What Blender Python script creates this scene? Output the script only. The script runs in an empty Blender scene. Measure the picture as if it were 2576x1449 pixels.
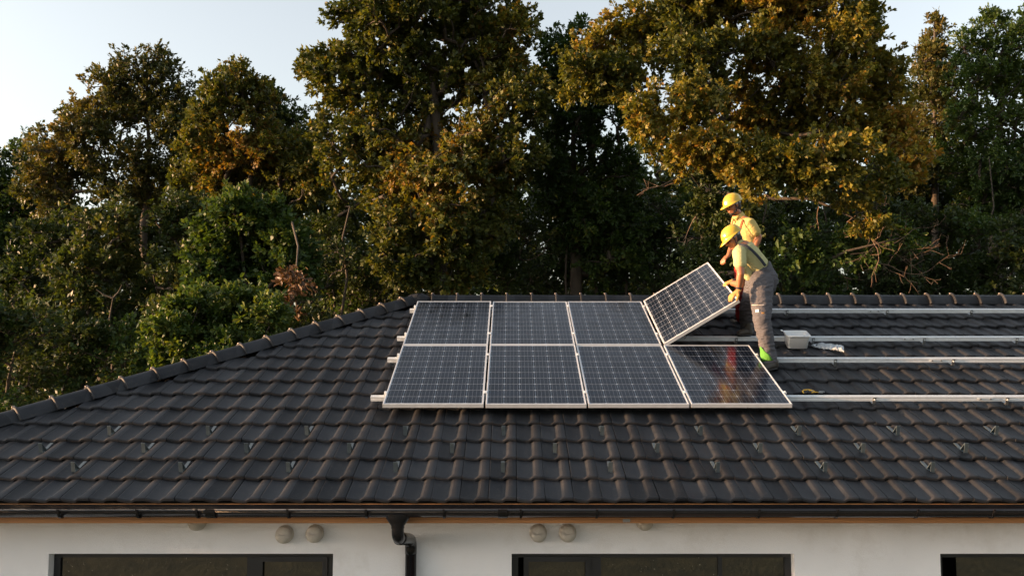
import bpy, bmesh, math, random
import numpy as np
from mathutils import Vector, Matrix, noise

random.seed(7); np.random.seed(7)
R = math.radians
C = bpy.context.scene.collection
sc = bpy.context.scene

# ---------------------------------------------------------------- camera, world, sun, exposure
F, TH, CZ = 2218.0, R(4.8), 4.0          # focal length in photo pixels (photo taken as 2576 wide), upward tilt, camera height
cam = bpy.data.cameras.new('camera'); cam.sensor_width = 36; cam.lens = F / 2576 * 36
cam.clip_start = .05; cam.clip_end = 2000
co = bpy.data.objects.new('camera', cam); C.objects.link(co)
co.location = (0, 0, CZ); co.rotation_euler = (R(90) + TH, 0, 0); sc.camera = co

SUN_EL, SUN_AZ = R(5.2), R(5.5)           # sun from the left (-x), nearly along the facade
world = bpy.data.worlds.new('World'); sc.world = world; world.use_nodes = True
wn = world.node_tree.nodes; wl = world.node_tree.links; wn.clear()
sky = wn.new('ShaderNodeTexSky'); sky.sky_type = 'NISHITA'; sky.sun_disc = False
sky.sun_elevation = SUN_EL; sky.sun_rotation = R(270) - SUN_AZ
sky.air_density = 1.0; sky.dust_density = 4.0; sky.ozone_density = 1.3; sky.altitude = 300
bg = wn.new('ShaderNodeBackground'); bg.inputs['Strength'].default_value = 0.15
wo = wn.new('ShaderNodeOutputWorld')
hs = wn.new('ShaderNodeHueSaturation'); hs.inputs['Saturation'].default_value = .45   # the camera's muted white balance
wl.new(sky.outputs[0], hs.inputs['Color']); wb = wn.new('ShaderNodeVectorMath'); wb.operation = 'MULTIPLY'; wb.inputs[1].default_value = (1.03, 1.0, .975)
wl.new(hs.outputs[0], wb.inputs[0]); wl.new(wb.outputs[0], bg.inputs[0]); wl.new(bg.outputs[0], wo.inputs[0])

sd = Vector((-math.cos(SUN_EL) * math.cos(SUN_AZ), -math.cos(SUN_EL) * math.sin(SUN_AZ), math.sin(SUN_EL)))
sun = bpy.data.lights.new('sun', 'SUN'); sun.energy = 3.3; sun.angle = R(.6); sun.color = (1.0, .56, .27)
so = bpy.data.objects.new('sun', sun); C.objects.link(so)
so.rotation_euler = sd.to_track_quat('Z', 'Y').to_euler(); so.location = sd * 60

vs = sc.view_settings; vs.view_transform = 'Standard'; vs.look = 'None'; vs.gamma = 1; vs.use_curve_mapping = False
vs.exposure = 2.12
sc.cycles.max_bounces = 6; sc.cycles.transparent_max_bounces = 8

# ---------------------------------------------------------------- places
ST, CT = math.sin(TH), math.cos(TH)
AL = R(21.5); SA, CA = math.sin(AL), math.cos(AL)
CAM = Vector((0, 0, CZ))
Y0, Z0 = 7.294, 2.884                     # front edge of the lowest course of tiles
def P(u, v, Z):
    a, b = (u - 1288) / F * Z, (v - 724.5) / F * Z
    return Vector((a, Z * CT + b * ST, CZ + Z * ST - b * CT))
def RP(x, s, h=0.0): return Vector((x, Y0 + s * CA - h * SA, Z0 + s * SA + h * CA))
NR = Vector((0, -SA, CA))
def on_roof(u, v, h=0.0):
    d = P(u, v, 1) - CAM
    t = (RP(0, 0, h) - CAM).dot(NR) / d.dot(NR)
    p = CAM + d * t
    return p.x, (p - RP(0, 0, h)).dot(Vector((0, CA, SA)))
def on_y(u, v, y):
    d = P(u, v, 1) - CAM
    return CAM + d * (y / d.y)
TW, TG = .2323, .357                      # cover width and gauge of a roof tile
TX0 = .041                                # x of one tile joint
RIDGE_S = 5.36; RX = -1.33                # slope length, x of the left end of the ridge
ROOF_X1 = 15.0
def hip_x(s): return RX - (RIDGE_S - s) * CA

# ---------------------------------------------------------------- object helpers
def tag(o, label=None, cat=None, group=None, kind=None):
    if label: o['label'] = label
    if cat: o['category'] = cat
    if group: o['group'] = group
    if kind: o['kind'] = kind
    return o
def empty(name, loc=(0, 0, 0), rot=(0, 0, 0)):
    o = bpy.data.objects.new(name, None); C.objects.link(o); o.location = loc; o.rotation_euler = rot
    o.empty_display_size = .2
    return o
def link(name, me, mat=None, parent=None, world_geo=False):
    o = bpy.data.objects.new(name, me); C.objects.link(o)
    if mat is not None and not me.materials:
        for m in (mat if isinstance(mat, (list, tuple)) else [mat]): me.materials.append(m)
    if parent is not None:
        o.parent = parent
        if world_geo:                      # geometry written in world coordinates
            m = Matrix.Translation(parent.location) @ parent.rotation_euler.to_matrix().to_4x4()
            pp = parent.parent
            while pp is not None:
                m = Matrix.Translation(pp.location) @ pp.rotation_euler.to_matrix().to_4x4() @ m; pp = pp.parent
            me.transform(m.inverted())
    return o
def bm_obj(name, bm, mat, parent=None, smooth=False, wg=False):
    me = bpy.data.meshes.new(name); bmesh.ops.recalc_face_normals(bm, faces=bm.faces[:]); bm.to_mesh(me); bm.free()
    if smooth: me.polygons.foreach_set('use_smooth', [True] * len(me.polygons))
    return link(name, me, mat, parent, wg)
def box(bm, lo, hi, M=None, bev=0.0):
    b2 = bmesh.new() if bev else bm
    r = bmesh.ops.create_cube(b2, size=1)
    for v in r['verts']:
        v.co = Vector([lo[i] + (v.co[i] + .5) * (hi[i] - lo[i]) for i in range(3)])
    if bev:
        bmesh.ops.bevel(b2, geom=b2.edges[:], offset=bev, segments=2, affect='EDGES', profile=.6)
        vm = {}
        for v in b2.verts: vm[v] = bm.verts.new(M @ v.co if M else v.co)
        for f in b2.faces: bm.faces.new([vm[v] for v in f.verts])
        b2.free()
    elif M:
        for v in r['verts']: v.co = M @ v.co
def frame_from(d, side=None):
    d = d.normalized()
    a = side if side is not None else (Vector((0, 0, 1)) if abs(d.z) < .9 else Vector((1, 0, 0)))
    x = (a - d * a.dot(d))
    if x.length < 1e-5: x = d.orthogonal()
    x.normalize(); return x, d.cross(x).normalized()
def loft(bm, pts, rad, side=None, n=12, caps=True, hemi=True):
    """tube along pts; rad = r or (ra, rb), ra along the side vector"""
    pts = [Vector(p) for p in pts]
    rad = [(r, r) if not isinstance(r, (tuple, list)) else r for r in rad]
    T = []
    for i in range(len(pts)):
        a = pts[max(0, i - 1)]; b = pts[min(len(pts) - 1, i + 1)]
        d = (b - a); T.append(d.normalized() if d.length > 1e-7 else Vector((0, 0, 1)))
    rings = []
    def ring(p, d, ra, rb, x0):
        x, y = frame_from(d, x0)
        rings.append([bm.verts.new(p + x * (ra * math.cos(2 * math.pi * k / n)) + y * (rb * math.sin(2 * math.pi * k / n))) for k in range(n)])
        return x
    x0 = side
    if hemi:
        for t in (80, 52, 26):
            c = math.cos(R(t)); s = math.sin(R(t)); r = min(rad[0])
            x0n = ring(pts[0] - T[0] * r * s, T[0], rad[0][0] * c, rad[0][1] * c, x0)
    for p, d, (ra, rb) in zip(pts, T, rad):
        x = ring(p, d, ra, rb, x0)
        if side is None: x0 = x
    if hemi:
        for t in (26, 52, 80):
            c = math.cos(R(t)); s = math.sin(R(t)); r = min(rad[-1])
            ring(pts[-1] + T[-1] * r * s, T[-1], rad[-1][0] * c, rad[-1][1] * c, x0)
    for a, b in zip(rings, rings[1:]):
        for k in range(n): bm.faces.new((a[k], a[(k + 1) % n], b[(k + 1) % n], b[k]))
    if caps:
        bm.faces.new(rings[0][::-1]); bm.faces.new(rings[-1])
def ell(bm, c, r, M=None, seg=16, rings=10):
    res = bmesh.ops.create_uvsphere(bm, u_segments=seg, v_segments=rings, radius=1)
    for v in res['verts']:
        p = Vector((v.co.x * r[0], v.co.y * r[1], v.co.z * r[2]))
        v.co = Vector(c) + (M @ p if M else p)
def np_mesh(name, V, Fc, smooth=False):
    """V (n,3), Fc (m,k) all faces with k corners"""
    me = bpy.data.meshes.new(name); m, k = Fc.shape
    me.vertices.add(len(V)); me.vertices.foreach_set('co', V.astype(np.float32).ravel())
    me.loops.add(m * k); me.loops.foreach_set('vertex_index', Fc.astype(np.int32).ravel())
    me.polygons.add(m); me.polygons.foreach_set('loop_start', np.arange(0, m * k, k, dtype=np.int32))
    me.update(calc_edges=True)
    if smooth: me.polygons.foreach_set('use_smooth', np.ones(m, bool))
    return me
def extrude_profile(bm, prof, A, B, fx, fy):
    """closed 2D profile (list of (a,b)) in axes fx, fy, extruded from A to B"""
    r0 = [bm.verts.new(A + fx * a + fy * b) for a, b in prof]
    r1 = [bm.verts.new(B + fx * a + fy * b) for a, b in prof]
    n = len(prof)
    for k in range(n): bm.faces.new((r0[k], r0[(k + 1) % n], r1[(k + 1) % n], r1[k]))
    bm.faces.new(r0[::-1]); bm.faces.new(r1)

# ---------------------------------------------------------------- materials
def mat(name, col, rough=.6, metal=0.0, var=.0, vscale=8, bump=0.0, bscale=60, spec=.5, coat=0.0, dirt=None, dscale=3, stretch=None, coord='Object', trans=0.0):
    m = bpy.data.materials.new(name); m.use_nodes = True
    nt = m.node_tree; N = nt.nodes; L = nt.links
    b = N['Principled BSDF']; b.inputs['Roughness'].default_value = rough; b.inputs['Metallic'].default_value = metal
    b.inputs['Specular IOR Level'].default_value = spec
    b.inputs['Coat Weight'].default_value = coat; b.inputs['Coat Roughness'].default_value = .08
    b.inputs['Base Color'].default_value = (*col, 1)
    tc = N.new('ShaderNodeTexCoord'); src = tc.outputs[coord]
    if stretch:
        mp = N.new('ShaderNodeMapping'); mp.inputs['Scale'].default_value = stretch; L.new(src, mp.inputs[0]); src = mp.outputs[0]
    last = None
    if var:
        n = N.new('ShaderNodeTexNoise'); n.inputs['Scale'].default_value = vscale; n.inputs['Detail'].default_value = 6
        L.new(src, n.inputs['Vector'])
        mr = N.new('ShaderNodeMapRange'); mr.inputs[1].default_value = .3; mr.inputs[2].default_value = .7
        mr.inputs[3].default_value = 1 - var; mr.inputs[4].default_value = 1 + var; L.new(n.outputs[0], mr.inputs[0])
        mx = N.new('ShaderNodeVectorMath'); mx.operation = 'SCALE'; mx.inputs[0].default_value = col; L.new(mr.outputs[0], mx.inputs['Scale'])
        L.new(mx.outputs[0], b.inputs['Base Color']); last = mx.outputs[0]
        rr = N.new('ShaderNodeMapRange'); rr.inputs[1].default_value = .3; rr.inputs[2].default_value = .7
        rr.inputs[3].default_value = max(0.02, rough - .08); rr.inputs[4].default_value = min(1, rough + .08)
        L.new(n.outputs[0], rr.inputs[0]); L.new(rr.outputs[0], b.inputs['Roughness'])
    if dirt:
        n = N.new('ShaderNodeTexNoise'); n.inputs['Scale'].default_value = dscale; n.inputs['Detail'].default_value = 8; n.inputs['Roughness'].default_value = .7
        L.new(src, n.inputs['Vector'])
        mr = N.new('ShaderNodeMapRange'); mr.inputs[1].default_value = .52; mr.inputs[2].default_value = .72; mr.inputs[4].default_value = dirt[3]
        L.new(n.outputs[0], mr.inputs[0])
        mx = N.new('ShaderNodeMix'); mx.data_type = 'RGBA'; L.new(mr.outputs[0], mx.inputs[0])
        if last: L.new(last, mx.inputs[6])
        else: mx.inputs[6].default_value = (*col, 1)
        mx.inputs[7].default_value = (*dirt[:3], 1); L.new(mx.outputs[2], b.inputs['Base Color'])
    if bump:
        n = N.new('ShaderNodeTexNoise'); n.inputs['Scale'].default_value = bscale; n.inputs['Detail'].default_value = 4
        L.new(src, n.inputs['Vector'])
        bp = N.new('ShaderNodeBump'); bp.inputs['Strength'].default_value = bump; bp.inputs['Distance'].default_value = .01
        L.new(n.outputs[0], bp.inputs['Height']); L.new(bp.outputs[0], b.inputs['Normal'])
    if trans: b.inputs['Transmission Weight'].default_value = trans
    return m
M = {}
def tile_mat():
    m = bpy.data.materials.new('roof_tile_glaze'); m.use_nodes = True; nt = m.node_tree; N = nt.nodes; L = nt.links; b = N['Principled BSDF']
    g = N.new('ShaderNodeNewGeometry')
    n1 = N.new('ShaderNodeTexNoise'); n1.inputs['Scale'].default_value = 3.0; n1.inputs['Detail'].default_value = 8; n1.inputs['Roughness'].default_value = .65
    n2 = N.new('ShaderNodeTexNoise'); n2.inputs['Scale'].default_value = 170; n2.inputs['Detail'].default_value = 3
    n3 = N.new('ShaderNodeTexNoise'); n3.inputs['Scale'].default_value = 24; n3.inputs['Detail'].default_value = 8; n3.inputs['Roughness'].default_value = .75
    for n in (n1, n2, n3): L.new(g.outputs['Position'], n.inputs['Vector'])
    cr = N.new('ShaderNodeValToRGB'); e = cr.color_ramp.elements
    e[0].position = .35; e[0].color = (.021, .0225, .026, 1); e[1].position = .7; e[1].color = (.037, .038, .041, 1); L.new(n1.outputs[0], cr.inputs[0])
    oi = N.new('ShaderNodeObjectInfo'); vr = N.new('ShaderNodeTexWhiteNoise'); vr.noise_dimensions = '2D'
    # one value for each tile, from its place on the roof
    sx = N.new('ShaderNodeSeparateXYZ'); L.new(g.outputs['Position'], sx.inputs[0])
    a = N.new('ShaderNodeMath'); a.operation = 'MULTIPLY_ADD'; a.inputs[1].default_value = 1 / TW; a.inputs[2].default_value = -TX0 / TW + 100; L.new(sx.outputs[0], a.inputs[0])
    af = N.new('ShaderNodeMath'); af.operation = 'FLOOR'; L.new(a.outputs[0], af.inputs[0])
    c = N.new('ShaderNodeMath'); c.operation = 'MULTIPLY_ADD'; c.inputs[1].default_value = 1 / (TG * CA); c.inputs[2].default_value = -Y0 / (TG * CA) + .02; L.new(sx.outputs[1], c.inputs[0])
    cf = N.new('ShaderNodeMath'); cf.operation = 'FLOOR'; L.new(c.outputs[0], cf.inputs[0])
    cx = N.new('ShaderNodeCombineXYZ'); L.new(af.outputs[0], cx.inputs[0]); L.new(cf.outputs[0], cx.inputs[1]); L.new(cx.outputs[0], vr.inputs['Vector'])
    mr = N.new('ShaderNodeMapRange'); mr.inputs[3].default_value = .72; mr.inputs[4].default_value = 1.3; L.new(vr.outputs[0], mr.inputs[0])
    sc_ = N.new('ShaderNodeVectorMath'); sc_.operation = 'SCALE'; L.new(cr.outputs[0], sc_.inputs[0]); L.new(mr.outputs[0], sc_.inputs['Scale'])
    # pale dust specks and scuffs
    dm = N.new('ShaderNodeMapRange'); dm.inputs[1].default_value = .56; dm.inputs[2].default_value = .76; dm.inputs[4].default_value = .6; L.new(n3.outputs[0], dm.inputs[0])
    mx = N.new('ShaderNodeMix'); mx.data_type = 'RGBA'; L.new(dm.outputs[0], mx.inputs[0]); L.new(sc_.outputs[0], mx.inputs[6]); mx.inputs[7].default_value = (.085, .075, .065, 1)
    L.new(mx.outputs[2], b.inputs['Base Color'])
    rr = N.new('ShaderNodeMapRange'); rr.inputs[1].default_value = .3; rr.inputs[2].default_value = .7; rr.inputs[3].default_value = .40; rr.inputs[4].default_value = .58; L.new(n1.outputs[0], rr.inputs[0]); L.new(rr.outputs[0], b.inputs['Roughness'])
    b.inputs['Specular IOR Level'].default_value = .10
    bp = N.new('ShaderNodeBump'); bp.inputs['Strength'].default_value = .25; bp.inputs['Distance'].default_value = .004; L.new(n2.outputs[0], bp.inputs['Height']); L.new(bp.outputs[0], b.inputs['Normal'])
    return m
M['tile'] = tile_mat()
M['deck'] = mat('roof_membrane', (.02, .02, .02), .9)
M['alu'] = mat('anodised_aluminium', (.66, .70, .73), .42, .1, var=.06, vscale=20)
M['alu_frame'] = mat('panel_frame_aluminium', (.60, .62, .64), .45, .2, var=.05, vscale=14)
M['steel'] = mat('dull_steel', (.28, .29, .29), .38, .85, var=.1, vscale=40)
M['galv'] = mat('grey_coated_steel', (.075, .10, .115), .4, .3, var=.12, vscale=30)
M['plaster'] = mat('white_plaster', (.84, .84, .86), .92, var=.035, vscale=2.2, bump=.35, bscale=160, dirt=(.58, .55, .52, .5), dscale=1.2)
M['wood'] = mat('stained_wood', (.34, .15, .05), .55, var=.28, vscale=5, stretch=(.35, 6, 14), bump=.1, bscale=30)
M['gutter'] = mat('black_painted_metal', (.010, .010, .012), .16, var=.1, vscale=6, spec=.45)
M['black'] = mat('window_frame_grey', (.018, .019, .021), .42, var=.06)
M['vent'] = mat('vent_plastic', (.58, .54, .48), .5, var=.06, vscale=15, dirt=(.25, .22, .18, .4), dscale=10)
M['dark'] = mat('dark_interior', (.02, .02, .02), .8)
M['rubber'] = mat('black_rubber', (.02, .02, .02), .6)
M['white_plastic'] = mat('white_plastic', (.76, .78, .80), .38, var=.03)
M['bag'] = mat('clear_crumpled_plastic', (.55, .60, .64), .18, var=.12, vscale=12, trans=.35)
M['clip'] = mat('collar_knob_glint', (.24, .20, .17), .45, .3)  # collar knob, paler than the tile: the collars' sun glint put into colour
M['tool_y'] = mat('yellow_tool_plastic', (.55, .32, .03), .4)
M['bark'] = mat('bark', (.050, .040, .030), .9, var=.35, vscale=5, stretch=(1, 1, .25), bump=.6, bscale=12)
M['twig'] = mat('dead_wood', (.13, .085, .058), .85, var=.2, vscale=3)
M['backsheet'] = mat('white_backsheet', (.27, .30, .34), .12, spec=.2)
def cell_mat():
    m = bpy.data.materials.new('silicon_cell'); m.use_nodes = True; nt = m.node_tree; N = nt.nodes; L = nt.links; b = N['Principled BSDF']
    tc = N.new('ShaderNodeTexCoord'); s = N.new('ShaderNodeSeparateXYZ'); L.new(tc.outputs['Object'], s.inputs[0])
    # four busbars a cell, running along the long side of the panel
    w = N.new('ShaderNodeMath'); w.operation = 'MULTIPLY_ADD'; w.inputs[1].default_value = 4 / .156; w.inputs[2].default_value = 2.0; L.new(s.outputs[0], w.inputs[0])
    fr = N.new('ShaderNodeMath'); fr.operation = 'FRACT'; L.new(w.outputs[0], fr.inputs[0])
    d = N.new('ShaderNodeMath'); d.operation = 'SUBTRACT'; d.inputs[1].default_value = .5; L.new(fr.outputs[0], d.inputs[0])
    ab = N.new('ShaderNodeMath'); ab.operation = 'ABSOLUTE'; L.new(d.outputs[0], ab.inputs[0])
    lt = N.new('ShaderNodeMath'); lt.operation = 'LESS_THAN'; lt.inputs[1].default_value = .030; L.new(ab.outputs[0], lt.inputs[0])
    n = N.new('ShaderNodeTexNoise'); n.inputs['Scale'].default_value = 1.7; n.inputs['Detail'].default_value = 4
    g = N.new('ShaderNodeNewGeometry'); L.new(g.outputs['Position'], n.inputs['Vector'])
    cr = N.new('ShaderNodeValToRGB'); e = cr.color_ramp.elements; e[0].position = .3; e[0].color = (.004, .007, .015, 1); e[1].position = .7; e[1].color = (.007, .011, .020, 1)
    L.new(n.outputs[0], cr.inputs[0])
    oi = N.new('ShaderNodeObjectInfo'); mr = N.new('ShaderNodeMapRange'); mr.inputs[3].default_value = .8; mr.inputs[4].default_value = 1.3; L.new(oi.outputs['Random'], mr.inputs[0])
    v = N.new('ShaderNodeVectorMath'); v.operation = 'SCALE'; L.new(cr.outputs[0], v.inputs[0]); L.new(mr.outputs[0], v.inputs['Scale'])
    mx = N.new('ShaderNodeMix'); mx.data_type = 'RGBA'; L.new(lt.outputs[0], mx.inputs[0]); L.new(v.outputs[0], mx.inputs[6]); mx.inputs[7].default_value = (.11, .13, .155, 1)
    L.new(mx.outputs[2], b.inputs['Base Color'])
    b.inputs['Roughness'].default_value = .1; b.inputs['Specular IOR Level'].default_value = .19
    n2 = N.new('ShaderNodeTexNoise'); n2.inputs['Scale'].default_value = 9; n2.inputs['Detail'].default_value = 6; L.new(g.outputs['Position'], n2.inputs['Vector'])
    r2 = N.new('ShaderNodeMapRange'); r2.inputs[1].default_value = .35; r2.inputs[2].default_value = .75; r2.inputs[3].default_value = .06; r2.inputs[4].default_value = .22
    L.new(n2.outputs[0], r2.inputs[0]); L.new(r2.outputs[0], b.inputs['Roughness'])
    return m
M['cell'] = cell_mat()
def glass_mat():
    m = bpy.data.materials.new('window_glass'); m.use_nodes = True; nt = m.node_tree; N = nt.nodes; L = nt.links; b = N['Principled BSDF']
    b.inputs['Base Color'].default_value = (.012, .015, .013, 1); b.inputs['Roughness'].default_value = .03; b.inputs['IOR'].default_value = 2.3
    n = N.new('ShaderNodeTexNoise'); n.inputs['Scale'].default_value = 2.2; n.inputs['Detail'].default_value = 1
    g = N.new('ShaderNodeNewGeometry'); L.new(g.outputs['Position'], n.inputs['Vector'])
    bp = N.new('ShaderNodeBump'); bp.inputs['Strength'].default_value = .12; bp.inputs['Distance'].default_value = .02; L.new(n.outputs[0], bp.inputs['Height']); L.new(bp.outputs[0], b.inputs['Normal'])
    n2 = N.new('ShaderNodeTexNoise'); n2.inputs['Scale'].default_value = 55; n2.inputs['Detail'].default_value = 2; L.new(g.outputs['Position'], n2.inputs['Vector'])
    mr = N.new('ShaderNodeMapRange'); mr.inputs[1].default_value = .72; mr.inputs[2].default_value = .76; L.new(n2.outputs[0], mr.inputs[0])
    mx = N.new('ShaderNodeMix'); mx.data_type = 'RGBA'; L.new(mr.outputs[0], mx.inputs[0]); mx.inputs[6].default_value = (.012, .015, .013, 1); mx.inputs[7].default_value = (.3, .28, .24, 1)
    L.new(mx.outputs[2], b.inputs['Base Color'])
    return m
M['glass'] = glass_mat()
def leaf_mat(name, cols, trans=.36):
    m = bpy.data.materials.new(name); m.use_nodes = True; nt = m.node_tree; N = nt.nodes; L = nt.links; b = N['Principled BSDF']
    at = N.new('ShaderNodeAttribute'); at.attribute_name = 'tint'
    cr = N.new('ShaderNodeValToRGB'); cr.color_ramp.interpolation = 'LINEAR'
    e = cr.color_ramp.elements
    while len(e) < len(cols): e.new(.5)
    for k, (p, c) in enumerate(cols): e[k].position = p; e[k].color = (*c, 1)
    L.new(at.outputs['Fac'], cr.inputs[0]); L.new(cr.outputs[0], b.inputs['Base Color'])
    b.inputs['Roughness'].default_value = .5; b.inputs['Specular IOR Level'].default_value = .35
    tr = N.new('ShaderNodeBsdfTranslucent')
    v = N.new('ShaderNodeMix'); v.data_type = 'RGBA'; v.blend_type = 'MULTIPLY'; v.inputs[0].default_value = 1; L.new(cr.outputs[0], v.inputs[6]); v.inputs[7].default_value = (1.35, 1.25, .45, 1)
    L.new(v.outputs[2], tr.inputs[0])
    ms = N.new('ShaderNodeMixShader'); ms.inputs[0].default_value = trans
    L.new(b.outputs[0], ms.inputs[1]); L.new(tr.outputs[0], ms.inputs[2]); L.new(ms.outputs[0], N['Material Output'].inputs[0])
    return m
DG = (.022, .036, .012)
M['leaf_oak'] = leaf_mat('oak_leaves', [(0, (.027, .041, .011)), (.5, (.060, .077, .015)), (.85, (.125, .122, .022)), (1, (.19, .110, .022))])
M['leaf_gold'] = leaf_mat('yellowing_oak_leaves', [(0, (.034, .049, .011)), (.4, (.084, .094, .015)), (.8, (.200, .165, .024)), (1, (.27, .145, .024))])
M['leaf_green'] = leaf_mat('green_leaves', [(0, (.020, .042, .012)), (.6, (.044, .082, .016)), (1, (.095, .120, .022))])
M['leaf_brown'] = leaf_mat('browning_leaves', [(0, (.028, .040, .012)), (.5, (.062, .072, .018)), (1, (.14, .100, .024))])
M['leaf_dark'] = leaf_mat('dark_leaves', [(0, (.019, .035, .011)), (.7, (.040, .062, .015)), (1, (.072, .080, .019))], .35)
M['leaf_dead'] = leaf_mat('withered_leaves', [(0, (.07, .040, .022)), (1, (.14, .075, .040))], .2)
def grass_mat():
    m = bpy.data.materials.new('rough_grass'); m.use_nodes = True; nt = m.node_tree; N = nt.nodes; L = nt.links; b = N['Principled BSDF']
    g = N.new('ShaderNodeNewGeometry'); n = N.new('ShaderNodeTexNoise'); n.inputs['Scale'].default_value = 1.6; n.inputs['Detail'].default_value = 9; n.inputs['Roughness'].default_value = .7
    L.new(g.outputs['Position'], n.inputs['Vector'])
    cr = N.new('ShaderNodeValToRGB'); e = cr.color_ramp.elements; e[0].position = .32; e[0].color = (.012, .017, .007, 1); e[1].position = .64; e[1].color = (.10, .092, .04, 1)
    L.new(n.outputs[0], cr.inputs[0]); L.new(cr.outputs[0], b.inputs['Base Color']); b.inputs['Roughness'].default_value = .95
    n2 = N.new('ShaderNodeTexNoise'); n2.inputs['Scale'].default_value = 14; n2.inputs['Detail'].default_value = 4; L.new(g.outputs['Position'], n2.inputs['Vector'])
    bp = N.new('ShaderNodeBump'); bp.inputs['Strength'].default_value = .8; bp.inputs['Distance'].default_value = .1; L.new(n2.outputs[0], bp.inputs['Height']); L.new(bp.outputs[0], b.inputs['Normal'])
    return m
M['grass'] = grass_mat()

# ---------------------------------------------------------------- ground
def ground():
    nx = 90; xs = np.linspace(-1, 1, nx); xs = np.sign(xs) * np.abs(xs) ** 2.4 * 600
    X, Y = np.meshgrid(xs, xs + 10)
    Z = np.array([[noise.noise(Vector((a * .03, b * .03, 0))) * .5 * min(1, max(0, (abs(b - 12) - 8) / 30)) for a, b in zip(r1, r2)] for r1, r2 in zip(X, Y)])
    V = np.stack([X.ravel(), Y.ravel(), Z.ravel()], 1)
    i = np.arange(nx * nx).reshape(nx, nx)
    Fc = np.stack([i[:-1, :-1].ravel(), i[:-1, 1:].ravel(), i[1:, 1:].ravel(), i[1:, :-1].ravel()], 1)
    tag(link('ground', np_mesh('ground', V, Fc, True), M['grass']), 'rough dark grass around the house and under the trees', kind='structure')
ground()
# ---------------------------------------------------------------- the house
house = empty('house', (4.0, 12.2, 0))
tag(house, 'white plastered single-storey house under a dark grey tiled hip roof', 'house')
YF = Y0 + .035                            # front face of the fascia
YW = YF + .50                             # front face of the wall
z_f0 = on_y(1288, 1315.5, YF).z           # bottom of the fascia
z_head = on_y(1288, 1392, YW).z           # window head
HX0 = hip_x(0) + .55; HX1 = ROOF_X1 - .4; BACK = Y0 + 2 * RIDGE_S * CA
# wall with real openings: pieces butted round the window holes
wins = []
for (ua, ub) in ((123, 838), (1287, 1998), (2365, 3080)):
    wins.append((on_y(ua, 1392, YW).x, on_y(ub, 1392, YW).x))
z_sill = z_head - 1.25
bm = bmesh.new()
xs = [HX0] + [a for w in wins for a in w] + [HX1]
box(bm, (HX0, YW, z_head), (HX1, YW + .3, z_f0 + .16))
box(bm, (HX0, YW, 0), (HX1, YW + .3, z_sill))
for a, b in ((xs[0], xs[1]), (xs[2], xs[3]), (xs[4], xs[5]), (xs[6], xs[7])): box(bm, (a, YW, z_sill), (b, YW + .3, z_head))
box(bm, (HX0, YW + .3, 0), (HX0 + .3, BACK - .85, z_f0 + .16)); box(bm, (HX1 - .3, YW + .3, 0), (HX1, BACK - .85, z_f0 + .16))
box(bm, (HX0, BACK - .85, 0), (HX1, BACK - .55, z_f0 + .16))
bm_obj('wall', bm, M['plaster'], house, wg=True)
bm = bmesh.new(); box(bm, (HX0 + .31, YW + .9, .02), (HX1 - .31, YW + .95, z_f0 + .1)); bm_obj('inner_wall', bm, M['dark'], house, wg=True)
# soffit and fascia
bm = bmesh.new(); box(bm, (hip_x(0) + .04, YF + .03, z_f0 + .012), (ROOF_X1, YW - .002, z_f0 + .03)); bm_obj('soffit', bm, M['wood'], house, wg=True)
jx = [hip_x(0) + .04, on_y(558, 1308, YF).x - 3.2, on_y(1576, 1308, YF).x, ROOF_X1]
for a, b in zip(jx, jx[1:]):
    bm = bmesh.new(); box(bm, (a + .001, YF, z_f0), (b - .001, YF + .028, Z0 - .035), bev=.002); bm_obj('fascia_board', bm, M['wood'], house, wg=True)
bm = bmesh.new(); bx_ = on_y(1576, 1308, YF).x; box(bm, (bx_ - .03, YF - .0015, z_f0 + .008), (bx_ + .03, YF - .0002, z_f0 + .035)); bm_obj('nail_plate', bm, M['steel'], house, wg=True)

# windows
def window(i, x0, x1, parts, reveal_l=True):
    yf = YW + .09
    w = bm_obj('window', _wf(x0 + .003, x1 - .003, yf, parts), M['black'], house, wg=True)
    for (a, b, sash) in parts:
        bm = bmesh.new(); dz = .05 if sash else .0
        xa, xb = on_y(a, 1400, yf).x, on_y(b, 1400, yf).x
        zt = z_head - (.085 if sash else .05); zb = z_sill + (.085 if sash else .05)
        box(bm, (xa, yf + .022, zb), (xb, yf + .03, zt)); bm_obj('pane', bm, M['glass'], w, wg=True)
        if sash:
            bm = bmesh.new(); t = .045
            box(bm, (xa - t, yf - .012, zt), (xb + t, yf + .02, zt + t)); box(bm, (xa - t, yf - .012, zb - t), (xb + t, yf + .02, zb))
            box(bm, (xa - t, yf - .012, zb), (xa, yf + .02, zt)); box(bm, (xb, yf - .012, zb), (xb + t, yf + .02, zt))
            bm_obj('sash', bm, M['black'], w, wg=True)
    bm = bmesh.new(); box(bm, (x0 - .03, YW - .04, z_sill - .03), (x1 + .03, YW + .085, z_sill - .002)); bm_obj('sill', bm, M['black'], w, wg=True)
def _wf(x0, x1, yf, parts):
    bm = bmesh.new(); zt, zb = z_head - .002, z_sill + .002
    box(bm, (x0, yf, zt - .048), (x1, yf + .05, zt)); box(bm, (x0, yf, zb), (x1, yf + .05, zb + .048))
    box(bm, (x0, yf, zb + .049), (x0 + .055, yf + .05, zt - .049)); box(bm, (x1 - .055, yf, zb + .049), (x1, yf + .05, zt - .049))
    for (a, b, s), (c, d, s2) in zip(parts, parts[1:]):
        xa = on_y(b, 1400, yf).x; xb = on_y(c, 1400, yf).x
        box(bm, (xa, yf, zb + .049), (xb, yf + .05, zt - .049))
    return bm
window(0, *wins[0], [(154, 622, False), (662, 812, True)])
window(1, *wins[1], [(1330, 1472, True), (1512, 1806, False), (1816, 1974, False)])
window(2, *wins[2], [(2408, 2700, False), (2740, 3000, True)])

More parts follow.
